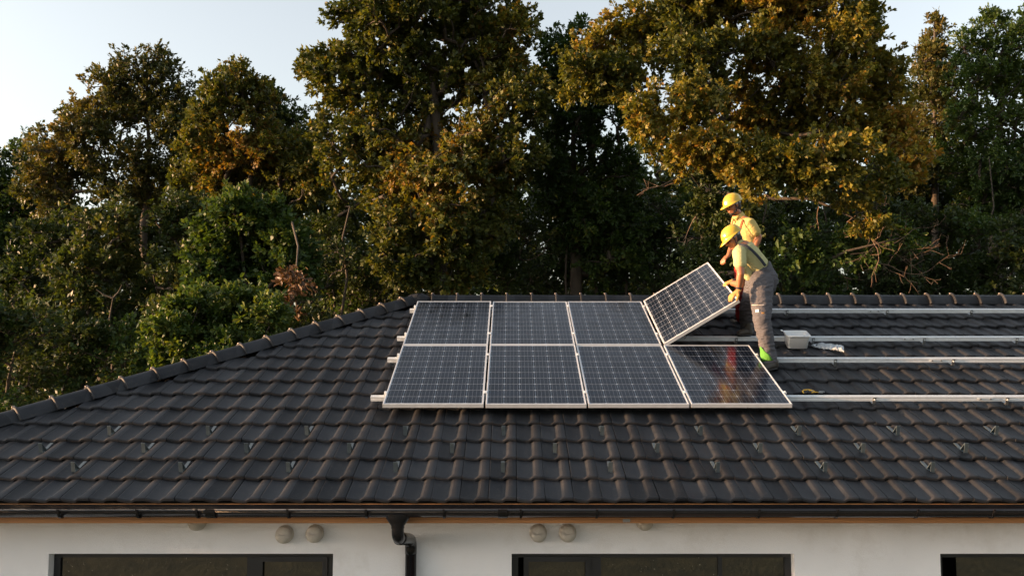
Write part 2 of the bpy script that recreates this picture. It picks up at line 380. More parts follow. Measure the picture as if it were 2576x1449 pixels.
# vent hoods on the wall
def vent(u, v, r):
    c = on_y(u, v, YW - .02); v_ = empty('vent_hood', (c.x, YW, c.z)); v_.parent = house; v_.location = Vector((c.x, YW, c.z)) - house.location
    bm = bmesh.new(); n = 28
    prof = [(r, .0), (r, .018), (r * .97, .022), (r * .96, .05)]
    rings = [[bm.verts.new((q[0] * math.cos(2 * math.pi * k / n), -q[1], q[0] * math.sin(2 * math.pi * k / n))) for k in range(n)] for q in prof]
    for a, b in zip(rings, rings[1:]):
        for k in range(n): bm.faces.new((a[k], a[(k + 1) % n], b[(k + 1) % n], b[k]))
    bm.faces.new(rings[-1])
    bm_obj('collar', bm, M['vent'], v_, True)
    bm = bmesh.new()                      # hood: quarter sphere whose flat mouth looks down, seen as a bulging cap
    m_, k_ = 10, 20
    G = []
    for i in range(m_ + 1):
        ph = math.pi / 2 * i / m_
        row = []
        for k in range(k_ + 1):
            th = math.pi * (1.0 - k / k_) * 1.0
            bul = .06 * math.sin(ph) ** .8
            rr = r * .94 * math.cos(ph)
            row.append(bm.verts.new((rr * math.cos(th * 2), -.05 - bul * (.55 + .45 * (math.sin(th * 2) < .3)), rr * math.sin(th * 2))))
        G.append(row)
    for i in range(m_):
        for k in range(k_): bm.faces.new((G[i][k], G[i][k + 1], G[i + 1][k + 1], G[i + 1][k]))
    bmesh.ops.remove_doubles(bm, verts=bm.verts[:], dist=1e-5)
    bm_obj('cap', bm, M['vent'], v_, True)
    for sx in (-1, 1):
        bm = bmesh.new(); ell(bm, (sx * r * .8, -.052, 0), (.006, .006, .006), seg=8, rings=6); bm_obj('screw', bm, M['dark'], v_, True)
for u, v in ((716, 1343), (792, 1341), (1354, 1340), (1428, 1340), (497, 1311), (1621, 1311)): vent(u, v, .077)

# gutter, brackets, downpipe
gy, gr = YF - .068, .064
gz = on_y(1288, 1284, gy - gr).z    # rim height
gx0, gx1 = hip_x(0) - .02, ROOF_X1
bm = bmesh.new(); n = 14
pr = [(gr * math.cos(a), -gr * math.sin(a) * 1.0) for a in [math.pi * k / n for k in range(n + 1)]]
pi_ = [((gr - .003) * math.cos(a), -(gr - .003) * math.sin(a)) for a in [math.pi * k / n for k in range(n, -1, -1)]]
extrude_profile(bm, pr + pi_, Vector((gx0, gy, gz)), Vector((gx1, gy, gz)), Vector((0, 1, 0)), Vector((0, 0, 1)))
gut = bm_obj('gutter', bm, M['gutter'], house, wg=True)
me = gut.data
me.polygons.foreach_set('use_smooth', [abs(p.normal.x) < .5 for p in me.polygons])
bm = bmesh.new(); box(bm, (gx0, gy + gr - .0035, gz + .0005), (gx1, gy + gr, gz + .029)); bm_obj('back_flange', bm, M['gutter'], gut, wg=True)
bm = bmesh.new(); loft(bm, [(gx0, gy - gr, gz), (gx1, gy - gr, gz)], [.008, .008], n=8); bm_obj('rolled_rim', bm, M['gutter'], gut, True, wg=True)
def half_band(x, w, r, name, m):
    bm = bmesh.new()
    p1 = [(r * math.cos(a), -r * math.sin(a)) for a in [math.pi * k / n for k in range(n + 1)]]
    p2 = [((gr + .0006) * math.cos(a), -(gr + .0006) * math.sin(a)) for a in [math.pi * k / n for k in range(n, -1, -1)]]
    extrude_profile(bm, p1 + p2, Vector((x - w / 2, gy, gz)), Vector((x + w / 2, gy, gz)), Vector((0, 1, 0)), Vector((0, 0, 1)))
    box(bm, (x - w / 2, gy - r - .009, gz - .012), (x + w / 2, gy - gr - .006, gz + .012))
    bm_obj(name, bm, m, gut, wg=True)
for cx in (380, 855, 1215, 1765, 2238): half_band(on_y(cx * .4128, 1285, gy).x, .018, gr + .007, 'bracket', M['gutter'])
for cx in (235, 700, 1160, 1625, 2142): half_band(on_y(1020.8 + cx * .4128, 1285, gy).x, .018, gr + .007, 'bracket', M['gutter'])
for u in (2100, 2300, 2490): half_band(on_y(u, 1285, gy).x, .018, gr + .007, 'bracket', M['gutter'])
for u in (535, 1265): half_band(on_y(u, 1285, gy).x, .075, gr + .005, 'joint_sleeve', M['gutter'])
dx = on_y(1000.5, 1330, gy).x
wx = on_y(1035.5, 1400, YW).x
dp = empty('downpipe'); dp.parent = house; dp.location = Vector((wx, YW - .05, 0)) - house.location
zz = gz - gr; zb_ = on_y(1000, 1324, gy - .05).z
bm = bmesh.new()
rr_ = [(.100, .068, zz + .034), (.100, .068, zz + .002), (.092, .066, zz - .012), (.054, .054, zb_), (.054, .054, zb_ - .02)]
rings = [[bm.verts.new((dx + a * math.cos(2 * math.pi * k / 24), gy + b * math.sin(2 * math.pi * k / 24), z)) for k in range(24)] for a, b, z in rr_]
for a, b in zip(rings, rings[1:]):
    for k in range(24): bm.faces.new((a[k], a[(k + 1) % 24], b[(k + 1) % 24], b[k]))
bm_obj('funnel', bm, M['gutter'], dp, True, wg=True)
pr_ = .050; yp = YW - pr_ - .012
zr0 = on_y(1000, 1353, gy).z; zr1 = on_y(1035, 1356, yp).z
def arc(p0, p1, p2, k=8):
    p0, p1, p2 = Vector(p0), Vector(p1), Vector(p2)
    return [p0 * (1 - t) ** 2 + p1 * 2 * t * (1 - t) + p2 * t * t for t in [i / k for i in range(k + 1)]]
c0, c1 = Vector((dx, gy, zr0)), Vector((wx, yp, zr1)); dr = (c1 - c0).normalized()
path = [Vector((dx, gy, zb_ + .01))] + arc(c0 + Vector((0, 0, .075)), c0, c0 + dr * .075)
bm = bmesh.new(); loft(bm, path, [pr_] * len(path), n=24, hemi=False); bm_obj('upper_bend', bm, M['gutter'], dp, True, wg=True)
path = [c0 + dr * .060, c0 + dr * .12] + arc(c1 - dr * .08, c1, c1 - Vector((0, 0, .08))) + [c1 - Vector((0, 0, .12))]
bm = bmesh.new(); loft(bm, path, [pr_ + .003] * 2 + [pr_ + .001] * (len(path) - 2), n=24, hemi=False); bm_obj('lower_bend', bm, M['gutter'], dp, True, wg=True)
bm = bmesh.new(); loft(bm, [(wx, yp, zr1 - .10), (wx, yp, .15)], [pr_ - .002, pr_ - .002], n=24, hemi=False); bm_obj('pipe', bm, M['gutter'], dp, True, wg=True)

# ---------------------------------------------------------------- roof
tw = TW - .0042; TL = TG + .05
PX = [(0, -.010), (0, .0165), (.005, .0175), (.012, .0135), (.040, .004), (.090, -.0015), (.134, -.003), (.141, -.001), (.162, .0180), (.167, .0198), (.222, .020), (tw, .0165), (tw, -.014)]
RS = [(0, -.027, .030), (0, -.008, .030), (.009, 0, .026), (.050, -.002, .006), (TL, -.030 * TL / TG, 0)]
FW = [0, 0, 0, .2, .5, 0, -.85, -.95, -.9, -.7, 0, 0, 0]    # towards the front edge the pan closes into a U
def tile_arrays():
    V = [(x + FW[q] * w, s, h + z * .85) for s, h, w in RS for q, (x, z) in enumerate(PX)]; n = len(PX)
    Fq = [(r * n + k, r * n + k + 1, (r + 1) * n + k + 1, (r + 1) * n + k) for r in range(len(RS) - 1) for k in range(n - 1)]
    return np.array(V), np.array(Fq)
TV, TF = tile_arrays()
tile_me = np_mesh('roof_tile', TV, TF, True); tile_me.materials.append(M['tile']); tile_me.set_sharp_from_angle(angle=R(33))
for p in tile_me.polygons: 
    if p.index < 12: p.use_smooth = False
ROOF_ROT = Matrix.Rotation(AL, 4, 'X')
# roof body under the tiles
xe = hip_x(0)
def roof_deck():
    d = -.085
    pts = {}
    a = RP(xe, 0, d); b = RP(ROOF_X1, 0, d); r1 = RP(ROOF_X1, RIDGE_S, d); r0 = RP(RX, RIDGE_S, d)
    yb = 2 * r0.y - a.y
    V = [a, b, r1, r0, Vector((xe, yb, a.z)), Vector((ROOF_X1, yb, a.z))]
    V += [v - Vector((0, 0, .04)) for v in V]
    bm = bmesh.new(); vs_ = [bm.verts.new(v) for v in V]
    for f in ((0, 1, 2, 3), (4, 0, 3), (5, 4, 3, 2), (1, 5, 2), (7, 6, 9, 8), (9, 6, 10), (8, 9, 10, 11), (8, 11, 7), (0, 6, 7, 1), (4, 10, 6, 0), (5, 11, 10, 4), (1, 7, 11, 5)): bm.faces.new([vs_[i] for i in f])
    return bm_obj('roof', bm, M['deck'], house, wg=True)
roof = roof_deck()
rng = random.Random(3)
def tile_xform(i, k, jit=True):
    x = TX0 + i * TW; s = k * TG
    j = (rng.uniform(-.0015, .0015), rng.uniform(-.0045, .0045), rng.uniform(0, .003)) if jit else (0, 0, 0)
    rz = rng.uniform(-.006, .006) if jit else 0
    return Matrix.Translation(RP(x + j[0], s + j[1], j[2])) @ ROOF_ROT @ Matrix.Rotation(rz, 4, 'Z')
NC = 15
single, mass = [], []
for k in range(NC):
    for i in range(-30, int((ROOF_X1 - TX0) / TW)):
        x = TX0 + i * TW
        if x + TW < hip_x(k * TG + TL) - .0: continue
        p = RP(x + TW / 2, k * TG + .1); dd = p - CAM; zc_ = dd.y * CT + dd.z * ST
        u = 1288 + F * p.x / zc_
        hidden = (-1.2 < x < 2.6) and (k * TG > 1.9) and k * TG < 4.7
        (single if (-40 < u < 2616 and not hidden and k <= 7) else mass).append((k, i))
single.sort(key=lambda t: t[0])
mass += single[298:]; single = single[:298]
hip_n = Vector((1, -1, 0)).normalized()       # keeps the side towards +x, -y
hip_p = RP(hip_x(0), 0)
hip_nn = Vector((1, -1 * 1.0, 0)); 
def crosses(k, i): 
    x = TX0 + i * TW
    return x < hip_x(k * TG + TL) + .09
def clip(bm):
    g = bm.verts[:] + bm.edges[:] + bm.faces[:]
    bmesh.ops.bisect_plane(bm, geom=g, dist=1e-5, plane_co=Vector((RX + .05, RP(0, RIDGE_S).y, 0)), plane_no=Vector((-1, 1, 0)).normalized(), clear_outer=True)
roof_inv = (Matrix.Translation(house.location)).inverted()
for (k, i) in single:
    Mx = tile_xform(i, k)
    if crosses(k, i):
        bm = bmesh.new(); bm.from_mesh(tile_me); bm.transform(Mx); clip(bm)
        if not bm.faces: bm.free(); continue
        me = bpy.data.meshes.new('roof_tile'); bm.to_mesh(me); bm.free(); me.materials.append(M['tile'])
        me.transform(Mx.inverted())
    else: me = tile_me
    o = bpy.data.objects.new('roof_tile', me); C.objects.link(o); o.parent = roof; o.matrix_local = roof_inv @ Mx
def joined(cells, xf, clip_it=True):
    Vs, Fs, n = [], [], 0; bmx = bmesh.new()
    for (k, i) in cells:
        Mx = xf(i, k)
        if clip_it and crosses(k, i):
            t = bmesh.new(); t.from_mesh(tile_me); t.transform(Mx); clip(t)
            me = bpy.data.meshes.new('tmp'); t.to_mesh(me); t.free(); bmx.from_mesh(me); bpy.data.meshes.remove(me); continue
        Mn = np.array(Mx); Vs.append(TV @ Mn[:3, :3].T + Mn[:3, 3]); Fs.append(TF + n); n += len(TV)
    me = np_mesh('further_tiles', np.concatenate(Vs), np.concatenate(Fs), True)
    bmx.from_mesh(me); bmx.to_mesh(me); bmx.free()
    me.polygons.foreach_set('use_smooth', [True] * len(me.polygons)); me.set_sharp_from_angle(angle=R(33))
    return me
o = link('further_roof_tiles', joined(mass, tile_xform), M['tile'], roof, True); o['kind'] = 'stuff'
# tiles of the hip end that faces left
ROTL = Matrix.Translation((xe, 0, 0)) @ Matrix.Rotation(R(-90), 4, 'Z') 
def left_xf(i, k):
    yc = RP(0, RIDGE_S).y
    base = Matrix.Translation((RX, yc, 0)) @ Matrix.Rotation(R(-90), 4, 'Z') @ Matrix.Translation((0, -yc, 0))
    return base @ Matrix.Translation(RP(i * TW, k * TG)) @ ROOF_ROT
cells = [(k, i) for k in range(NC) for i in range(-24, 24) if abs((i + .5) * TW) < (RIDGE_S - k * TG + .2) * CA]
hm = joined(cells, left_xf, False); b_ = bmesh.new(); b_.from_mesh(hm); yc_ = RP(0, RIDGE_S).y
for sg in (-1, 1): bmesh.ops.bisect_plane(b_, geom=b_.verts[:] + b_.edges[:] + b_.faces[:], dist=1e-5, plane_co=Vector((RX - .05, yc_, 0)), plane_no=Vector((1, sg, 0)).normalized(), clear_outer=True)
b_.to_mesh(hm); b_.free()
o = link('hip_end_tiles', hm, M['tile'], roof, True); o['kind'] = 'stuff'

# ridge and hip tiles
CS = [(-.128, -.080), (-.114, -.028), (-.068, .034), (-.024, .054), (.024, .054), (.068, .034), (.114, -.028), (.128, -.080)]
def cap_mesh(L, sc=1.0, name='ridge_tile'):
    bm = bmesh.new()
    st = [(-.010, .98), (-.010, 1.14), (-.004, 1.25), (.006, 1.30), (.016, 1.25), (.020, 1.12), (.030, 1.10), (.036, 1.0), (L + .03, .94)]
    rings = []
    for x, f in st:
        rings.append([bm.verts.new((x, a * f * sc, (b * f if b > 0 else b) * sc + (f - 1) * .03)) for a, b in CS])
    for a, b in zip(rings, rings[1:]):
        for k in range(len(CS) - 1): bm.faces.new((a[k], a[k + 1], b[k + 1], b[k]))
    nf_ = len(bm.faces)
    box(bm, (-.016, -.013, .066 * sc), (.014, .013, .084 * sc), bev=.004)  # small knob on the collar, its pale colour standing for the sun glint
    me = bpy.data.meshes.new(name); bmesh.ops.recalc_face_normals(bm, faces=bm.faces[:]); bm.to_mesh(me); bm.free()
    me.polygons.foreach_set('use_smooth', [True] * len(me.polygons)); me.materials.append(M['tile']); me.materials.append(M['clip'])
    for p in me.polygons: p.material_index = 1 if p.index >= nf_ else 0
    return me
CL = .3445
capm = cap_mesh(CL); hipm = cap_mesh(CL, .88)
apex = RP(RX, RIDGE_S, 0); rz_ = apex.z + .030
x = (1087.6 - 1288) / F * 12.27
while x < ROOF_X1 - .3:
    o = bpy.data.objects.new('ridge_tile', capm); C.objects.link(o); o.parent = roof
    o.matrix_local = roof_inv @ Matrix.Translation((x + rng.uniform(-.003, .003), apex.y, rz_ + rng.uniform(-.002, .002))) @ Matrix.Rotation(rng.uniform(-.006, .006), 4, 'Z')
    x += CL
# hip direction from the eave corner up to the ridge end
he = RP(xe, 0); ha = Vector((RX, apex.y, apex.z)); hd = (ha - he).normalized(); HL = (ha - he).length
px_, _py = Vector((1, -1, 0)).normalized(), 0
hs = HL - .27; 
side_ = Vector((0, 0, 1)).cross(hd).normalized(); upv = hd.cross(side_).normalized()
HM = Matrix(((hd.x, side_.x, upv.x), (hd.y, side_.y, upv.y), (hd.z, side_.z, upv.z))).to_4x4()
while hs > -.1:
    o = bpy.data.objects.new('hip_tile', hipm); C.objects.link(o); o.parent = roof
    o.matrix_local = roof_inv @ Matrix.Translation(he + hd * hs + upv * (.046 + rng.uniform(-.002, .002))) @ HM @ Matrix.Rotation(rng.uniform(-.008, .008), 4, 'Z')
    hs -= .352
# back hip, the same way
hb = Vector((he.x, 2 * ha.y - he.y, he.z)); hdb = (ha - hb).normalized(); sb = Vector((0, 0, 1)).cross(hdb).normalized(); ub = hdb.cross(sb).normalized()
HB = Matrix(((hdb.x, sb.x, ub.x), (hdb.y, sb.y, ub.y), (hdb.z, sb.z, ub.z))).to_4x4(); hs = HL - .27
while hs > -.1:
    o = bpy.data.objects.new('hip_tile', hipm); C.objects.link(o); o.parent = roof
    o.matrix_local = roof_inv @ Matrix.Translation(hb + hdb * hs + ub * .035) @ HB; hs -= .352
# three-way cap where the hips meet the ridge
bm = bmesh.new(); c = Vector((RX + .02, apex.y, rz_ + .035))
rings = []
for f, dz in ((1.28, -.10), (1.12, -.035), (.78, .016), (.4, .034), (.1, .04)):
    rings.append([bm.verts.new(c + Vector((math.cos(2 * math.pi * k / 16) * .165 * f, math.sin(2 * math.pi * k / 16) * .125 * f, dz - (.02 if k in (6, 10) else 0)))) for k in range(16)])
for a, b in zip(rings, rings[1:]):
    for k in range(16): bm.faces.new((a[k], a[(k + 1) % 16], b[(k + 1) % 16], b[k]))
bm.faces.new(rings[-1]); bm_obj('apex_cap', bm, M['tile'], roof, True, wg=True)

# snow guards: strap and ribbed upright plate
def guard_mesh():
    bm = bmesh.new()
    box(bm, (-.014, .02, .0), (.014, .21, .004))                               # strap from under the upper tile
    for (a, b) in (((.075, .002), (.012, .072)), ((.012, .072), (.0, .002))):  # rising leg, then the front leg
        d = Vector((0, b[0] - a[0], b[1] - a[1])); L = d.length; d.normalize(); nn = Vector((1, 0, 0)).cross(d)
        Mx = Matrix(((1, 0, 0, 0), (0, d.y, nn.y, a[0]), (0, d.z, nn.z, a[1]), (0, 0, 0, 1)))
        box(bm, (-.0165, 0, -.0015), (.0165, L, .0015), Mx)
        for r in (-.013, 0, .013): box(bm, (r - .003, .004, .0016), (r + .003, L - .004, .005), Mx) if a[1] > .05 else box(bm, (r - .003, .004, -.005), (r + .003, L - .004, -.0016), Mx)
    me = bpy.data.meshes.new('snow_guard'); bmesh.ops.recalc_face_normals(bm, faces=bm.faces[:]); bm.to_mesh(me); bm.free(); me.materials.append(M['galv']); return me
gm = guard_mesh()
hi = Matrix.Translation(house.location).inverted()
for row, (kc, off) in enumerate(((3, 0), (2, 2), (1, 0))):
    for j in range(-9, 12):
        if kc == 2 and j > 9: continue
        xx = -.078 + off * TW + j * 4 * TW
        if xx < hip_x(kc * TG) + .6 or xx > ROOF_X1: continue
        o = bpy.data.objects.new('snow_guard', gm); C.objects.link(o); o.parent = house
        o.matrix_local = hi @ Matrix.Translation(RP(xx, kc * TG + .115, -.016)) @ ROOF_ROT @ Matrix.Rotation(rng.uniform(-.05, .05), 4, 'Z') @ Matrix.Diagonal((1.05, 1.0, 1.4, 1))

# ---------------------------------------------------------------- rails
rails = []
RT = .09
names = ['uppermost aluminium mounting rail, just below the ridge tiles', 'second aluminium mounting rail from the ridge, behind the white tub',
         'third aluminium mounting rail from the ridge, below the white tub and plastic bag', 'lowest aluminium mounting rail, beside the yellow tool']
rail_def = [(776.1, 1030, [424, 1355, 2140], 1235), (845.3, 998, [665, 1695, 2555], 1550), (898.4, 974, [865, 1960], 1805), (993.5, 932, [1222, 2453], 2250)]
RAIL_S = []
cu = lambda x: 1871.5 + x * .27344
for q, (vv, ul, hooks, spl) in enumerate(rail_def):
    s1 = on_roof(1288, vv, RT)[1]; xl = on_roof(ul, vv + 4, RT)[0]; RAIL_S.append(s1 - .0225)
    r = empty('mounting_rail', RP(xl, s1 - .0225, 0)); r.rotation_euler = (AL, 0, 0)
    tag(r, names[q], 'mounting rail', 'aluminium rails carrying the solar panels')
    bm = bmesh.new(); hw = .0225
    prof = [(-hw, 0), (-hw, -.017), (-hw + .006, -.020), (-hw + .006, -.026), (-hw, -.029), (-hw, -.048), (hw, -.048), (hw, -.029), (hw - .006, -.026), (hw - .006, -.020), (hw, -.017), (hw, 0), (.008, 0), (.008, -.010), (-.008, -.010), (-.008, 0)]
    extrude_profile(bm, prof, Vector((0, 0, RT)), Vector((ROOF_X1 - .5 - xl, 0, RT)), Vector((0, 1, 0)), Vector((0, 0, 1)))
    bm_obj('rail_profile', bm, M['alu'], r)
    hx = [on_roof(cu(h), vv + 10, RT)[0] for h in hooks]
    step = hx[1] - hx[0]
    allx = list(hx)
    t = hx[0] - .93
    while t > xl + .15: allx.append(t); t -= .93
    t = max(hx) + .93
    while t < ROOF_X1 - .8: allx.append(t); t += .93
    for h in allx:
        if h < 2.9 and not (q in (0, 1) and h > 1.8): continue
        bm = bmesh.new(); x_ = h - xl
        box(bm, (x_ - .016, -hw - .0065, RT - .075), (x_ + .016, -hw - .0015, RT - .006), bev=.001)
        box(bm, (x_ - .016, -hw - .0065, RT - .082), (x_ + .016, .12, RT - .0755))
        box(bm, (x_ - .016, -hw - .010, .004), (x_ + .016, -hw - .0045, RT - .0825))
        hk = bm_obj('roof_hook', bm, M['steel'], r)
        bm = bmesh.new(); loft(bm, [(x_, -hw - .006, RT - .03), (x_, -hw - .016, RT - .03)], [.009, .009], n=6, hemi=False); bm_obj('bolt', bm, M['alu'], hk)
    for sx in (on_roof(cu(spl), vv + 10, RT)[0], ):
        bm = bmesh.new(); box(bm, (sx - xl - .075, -hw - .0035, RT - .034), (sx - xl + .075, -hw - .0003, RT - .010)); sp = bm_obj('splice_plate', bm, M['alu'], r)
        for d in (-.05, .05):
            bm = bmesh.new(); loft(bm, [(sx - xl + d, -hw - .003, RT - .022), (sx - xl + d, -hw - .010, RT - .022)], [.008, .008], n=6, hemi=False); bm_obj('bolt', bm, M['steel'], sp)
    rails.append((r, xl))

# ---------------------------------------------------------------- solar panels
PH = .13; PW, PL, PT = .992, 1.665, .040
S_LOW = on_roof(1288, 1016.3, PH)[1]; S_UP = S_LOW + PL + .022
PXS = [-1.272 + 1.012 * i for i in range(4)]
def frame_mesh():
    bm = bmesh.new(); w = .012
    box(bm, (0, 0, -PT), (PW, w, 0), bev=.0012); box(bm, (0, PL - w, -PT), (PW, PL, 0), bev=.0012)
    box(bm, (0, w + .0003, -PT), (w, PL - w - .0003, 0), bev=.0012); box(bm, (PW - w, w + .0003, -PT), (PW, PL - w - .0003, 0), bev=.0012)
    me = bpy.data.meshes.new('frame'); bmesh.ops.recalc_face_normals(bm, faces=bm.faces[:]); bm.to_mesh(me); bm.free(); me.materials.append(M['alu_frame']); return me
def cell_mesh():
    a, c = .0776, .011
    bm = bmesh.new(); f = bm.faces.new([bm.verts.new((x, y, 0)) for x, y in ((-a + c, -a), (a - c, -a), (a, -a + c), (a, a - c), (a - c, a), (-a + c, a), (-a, a - c), (-a, -a + c))])
    me = bpy.data.meshes.new('cell'); bm.to_mesh(me); bm.free(); me.materials.append(M['cell']); return me
fm, cm = frame_mesh(), cell_mesh()
bm = bmesh.new(); box(bm, (.0125, .0125, -.010), (PW - .0125, PL - .0125, -.004)); bsm = bpy.data.meshes.new('backsheet'); bm.to_mesh(bsm); bm.free(); bsm.materials.append(M['backsheet'])
bm = bmesh.new(); box(bm, (PW / 2 - .06, PL - .28, -.032), (PW / 2 + .06, PL - .18, -.0105)); jbm = bpy.data.meshes.new('junction_box'); bm.to_mesh(jbm); bm.free(); jbm.materials.append(M['rubber'])
def solar_panel(Mx, label, group):
    p = empty('solar_panel'); p.matrix_world = Mx; p.location, p.rotation_euler = Mx.to_translation(), Mx.to_euler()
    tag(p, label, 'solar panel', group)
    for nme, me in (('frame', fm), ('backsheet', bsm), ('junction_box', jbm)):
        o = bpy.data.objects.new(nme, me); C.objects.link(o); o.parent = p
    for i in range(6):
        for j in range(10):
            o = bpy.data.objects.new('cell', cm); C.objects.link(o); o.parent = p
            o.location = (PW / 2 + (i - 2.5) * .1588, PL / 2 + (j - 4.5) * .1605, -.0034)
    return p
PG = 'solar panels on the roof'
lab = {(0, 0): 'flat solar panel at the hip end of the front row, farthest from the workers', (0, 1): '',
       (0, 2): 'flat solar panel in the front row, directly beside the one mirroring the workers', (0, 3): 'solar panel showing dark red mirrored workers, at the booted foot of the bending man',
       (1, 0): 'flat solar panel in the back row under the ridge, nearest the hip end', (1, 1): 'middle one of the three flat panels in the back row by the ridge',
       (1, 2): 'flat solar panel in the back row, right beside the lifted panel'}
lab[(0, 1)] = 'flat solar panel second from the hip end in the front row'
for (r_, i), t in lab.items():
    h = PH + rng.uniform(-.0015, .0015)
    Mx = Matrix.Translation(RP(PXS[i] + rng.uniform(-.002, .002), S_LOW if r_ == 0 else S_UP, h)) @ ROOF_ROT @ Matrix.Rotation(rng.uniform(-.0015, .0015), 4, 'Z') @ Matrix.Rotation(rng.uniform(-.003, .003), 4, 'X')
    solar_panel(Mx, t, PG)
PHI = R(33)
RAISED = Matrix.Translation(RP(PXS[3] + .005, S_UP, PH + .004)) @ ROOF_ROT @ Matrix.Rotation(-PHI, 4, 'Y')
solar_panel(RAISED, 'solar panel tilted up on its edge, held by the two workers', PG)
# clamps between neighbouring panels, on the rails
for q, (r, xl) in enumerate(rails):
    for j in range(0, 5):
        if q < 2 and j == 4: continue
        xj = PXS[0] + j * 1.012 - .010 if j else PXS[0] - .012
        if q < 2 and j == 3: xj = PXS[2] + PW + .006
        x_ = xj - xl
        bm = bmesh.new()
        if j in (0, 4) or (q < 2 and j == 3):
            sg = -1 if j == 0 else 1
            if j == 4: x_ = PXS[3] + PW + .012 - xl
            box(bm, (x_ - .011, -.02, RT + .0005), (x_ + .011, .02, RT + .034)); box(bm, (x_ - .011 - (0 if sg < 0 else .008), -.02, RT + .0345), (x_ + .011 + (.008 if sg < 0 else 0), .02, RT + .0445), bev=.001)
        else:
            box(bm, (x_ - .018, -.03, RT + .0425), (x_ + .018, .03, RT + .0465), bev=.001)
            box(bm, (x_ - .004, -.012, RT + .0005), (x_ + .004, .012, RT + .042))
        loft(bm, [(x_, 0, RT + .046), (x_, 0, RT + .054)], [.006, .006], n=6, hemi=False)
        bm_obj('panel_clamp', bm, M['alu'], r)
# ---------------------------------------------------------------- trees
def tubes(edges, name, mt, parent, n=6):
    """edges: list of (p, q, rp, rq) -> one mesh of tapered prisms"""
    E = np.array([[*p, *q, a, b] for p, q, a, b in edges]); p, q, ra, rb = E[:, :3], E[:, 3:6], E[:, 6], E[:, 7]
    d = q - p; L = np.linalg.norm(d, axis=1, keepdims=True); L[L < 1e-6] = 1; d = d / L
    up = np.where(np.abs(d[:, 2:3]) < .9, np.array([[0, 0, 1.]]), np.array([[1., 0, 0]]))
    x = np.cross(up, d); x /= np.linalg.norm(x, axis=1, keepdims=True); y = np.cross(d, x)
    an = np.arange(n) * 2 * np.pi / n
    c, s = np.cos(an)[None, :, None], np.sin(an)[None, :, None]
    r0 = p[:, None] + ra[:, None, None] * (x[:, None] * c + y[:, None] * s)
    q2 = q + d * rb[:, None] * .5
    r1 = q2[:, None] + rb[:, None, None] * (x[:, None] * c + y[:, None] * s)
    V = np.concatenate([r0, r1], 1).reshape(-1, 3); m = len(E)
    k = np.arange(n); base = (np.arange(m) * 2 * n)[:, None]
    Fc = np.stack([base + k, base + (k + 1) % n, base + n + (k + 1) % n, base + n + k], 2).reshape(-1, 4)
    return link(name, np_mesh(name, V, Fc, True), mt, parent, True)

def leaf_mesh(name, P0, D, Nn, L, W, tint, mt, parent, simple=False):
    """six-cornered leaves folded on the midrib: two quads each; simple: one quad"""
    S = np.cross(D, Nn); S /= np.linalg.norm(S, axis=1, keepdims=True) + 1e-9
    U = np.cross(S, D)
    L, W = L[:, None], W[:, None]
    fold = .28
    if simple:
        n = len(P0); V = np.stack([P0, P0 + D * L * .55 + S * W * .5 + U * W * .1, P0 + D * L, P0 + D * L * .5 - S * W * .5 + U * W * .1], 1).reshape(-1, 3)
        me = np_mesh(name, V, (np.arange(n) * 4)[:, None] + np.array([[0, 1, 2, 3]]))
        at = me.attributes.new('tint', 'FLOAT', 'FACE'); at.data.foreach_set('value', tint.astype(np.float32))
        return link(name, me, mt, parent, True)
    a = P0; t = P0 + D * L - U * L * .12
    m1 = P0 + D * L * .38; 
    l1 = m1 + S * W * .42 + U * W * fold * .5; l2 = P0 + D * L * .74 + S * W * .5 + U * W * fold * .4
    r1 = m1 - S * W * .42 + U * W * fold * .5; r2 = P0 + D * L * .74 - S * W * .5 + U * W * fold * .4
    n = len(P0); V = np.stack([a, l1, l2, t, r2, r1], 1).reshape(-1, 3)
    b = (np.arange(n) * 6)[:, None]
    Fc = np.concatenate([b + np.array([[0, 1, 2, 3]]), b + np.array([[0, 3, 4, 5]])], 1).reshape(-1, 4)
    me = np_mesh(name, V, Fc)
    at = me.attributes.new('tint', 'FLOAT', 'FACE'); at.data.foreach_set('value', np.repeat(tint, 2).astype(np.float32))
    return link(name, me, mt, parent, True)

def lobes_px(Z, lst, depth=1.0, seed=0):
    """crown lobes read off the photograph at distance Z, rounded out in depth"""
    r = random.Random(seed); out = []
    for e in lst:
        u, v, ru, rv = e[:4]; dz = e[4] if len(e) > 4 else r.uniform(-.7, .7) * depth
        c = P(u, v, Z + dz); s = (Z + dz) / F
        out.append((np.array(c), np.array([ru * s, max(.5, .75 * (ru + rv) / 2 * s) * depth, rv * s])))
    return out

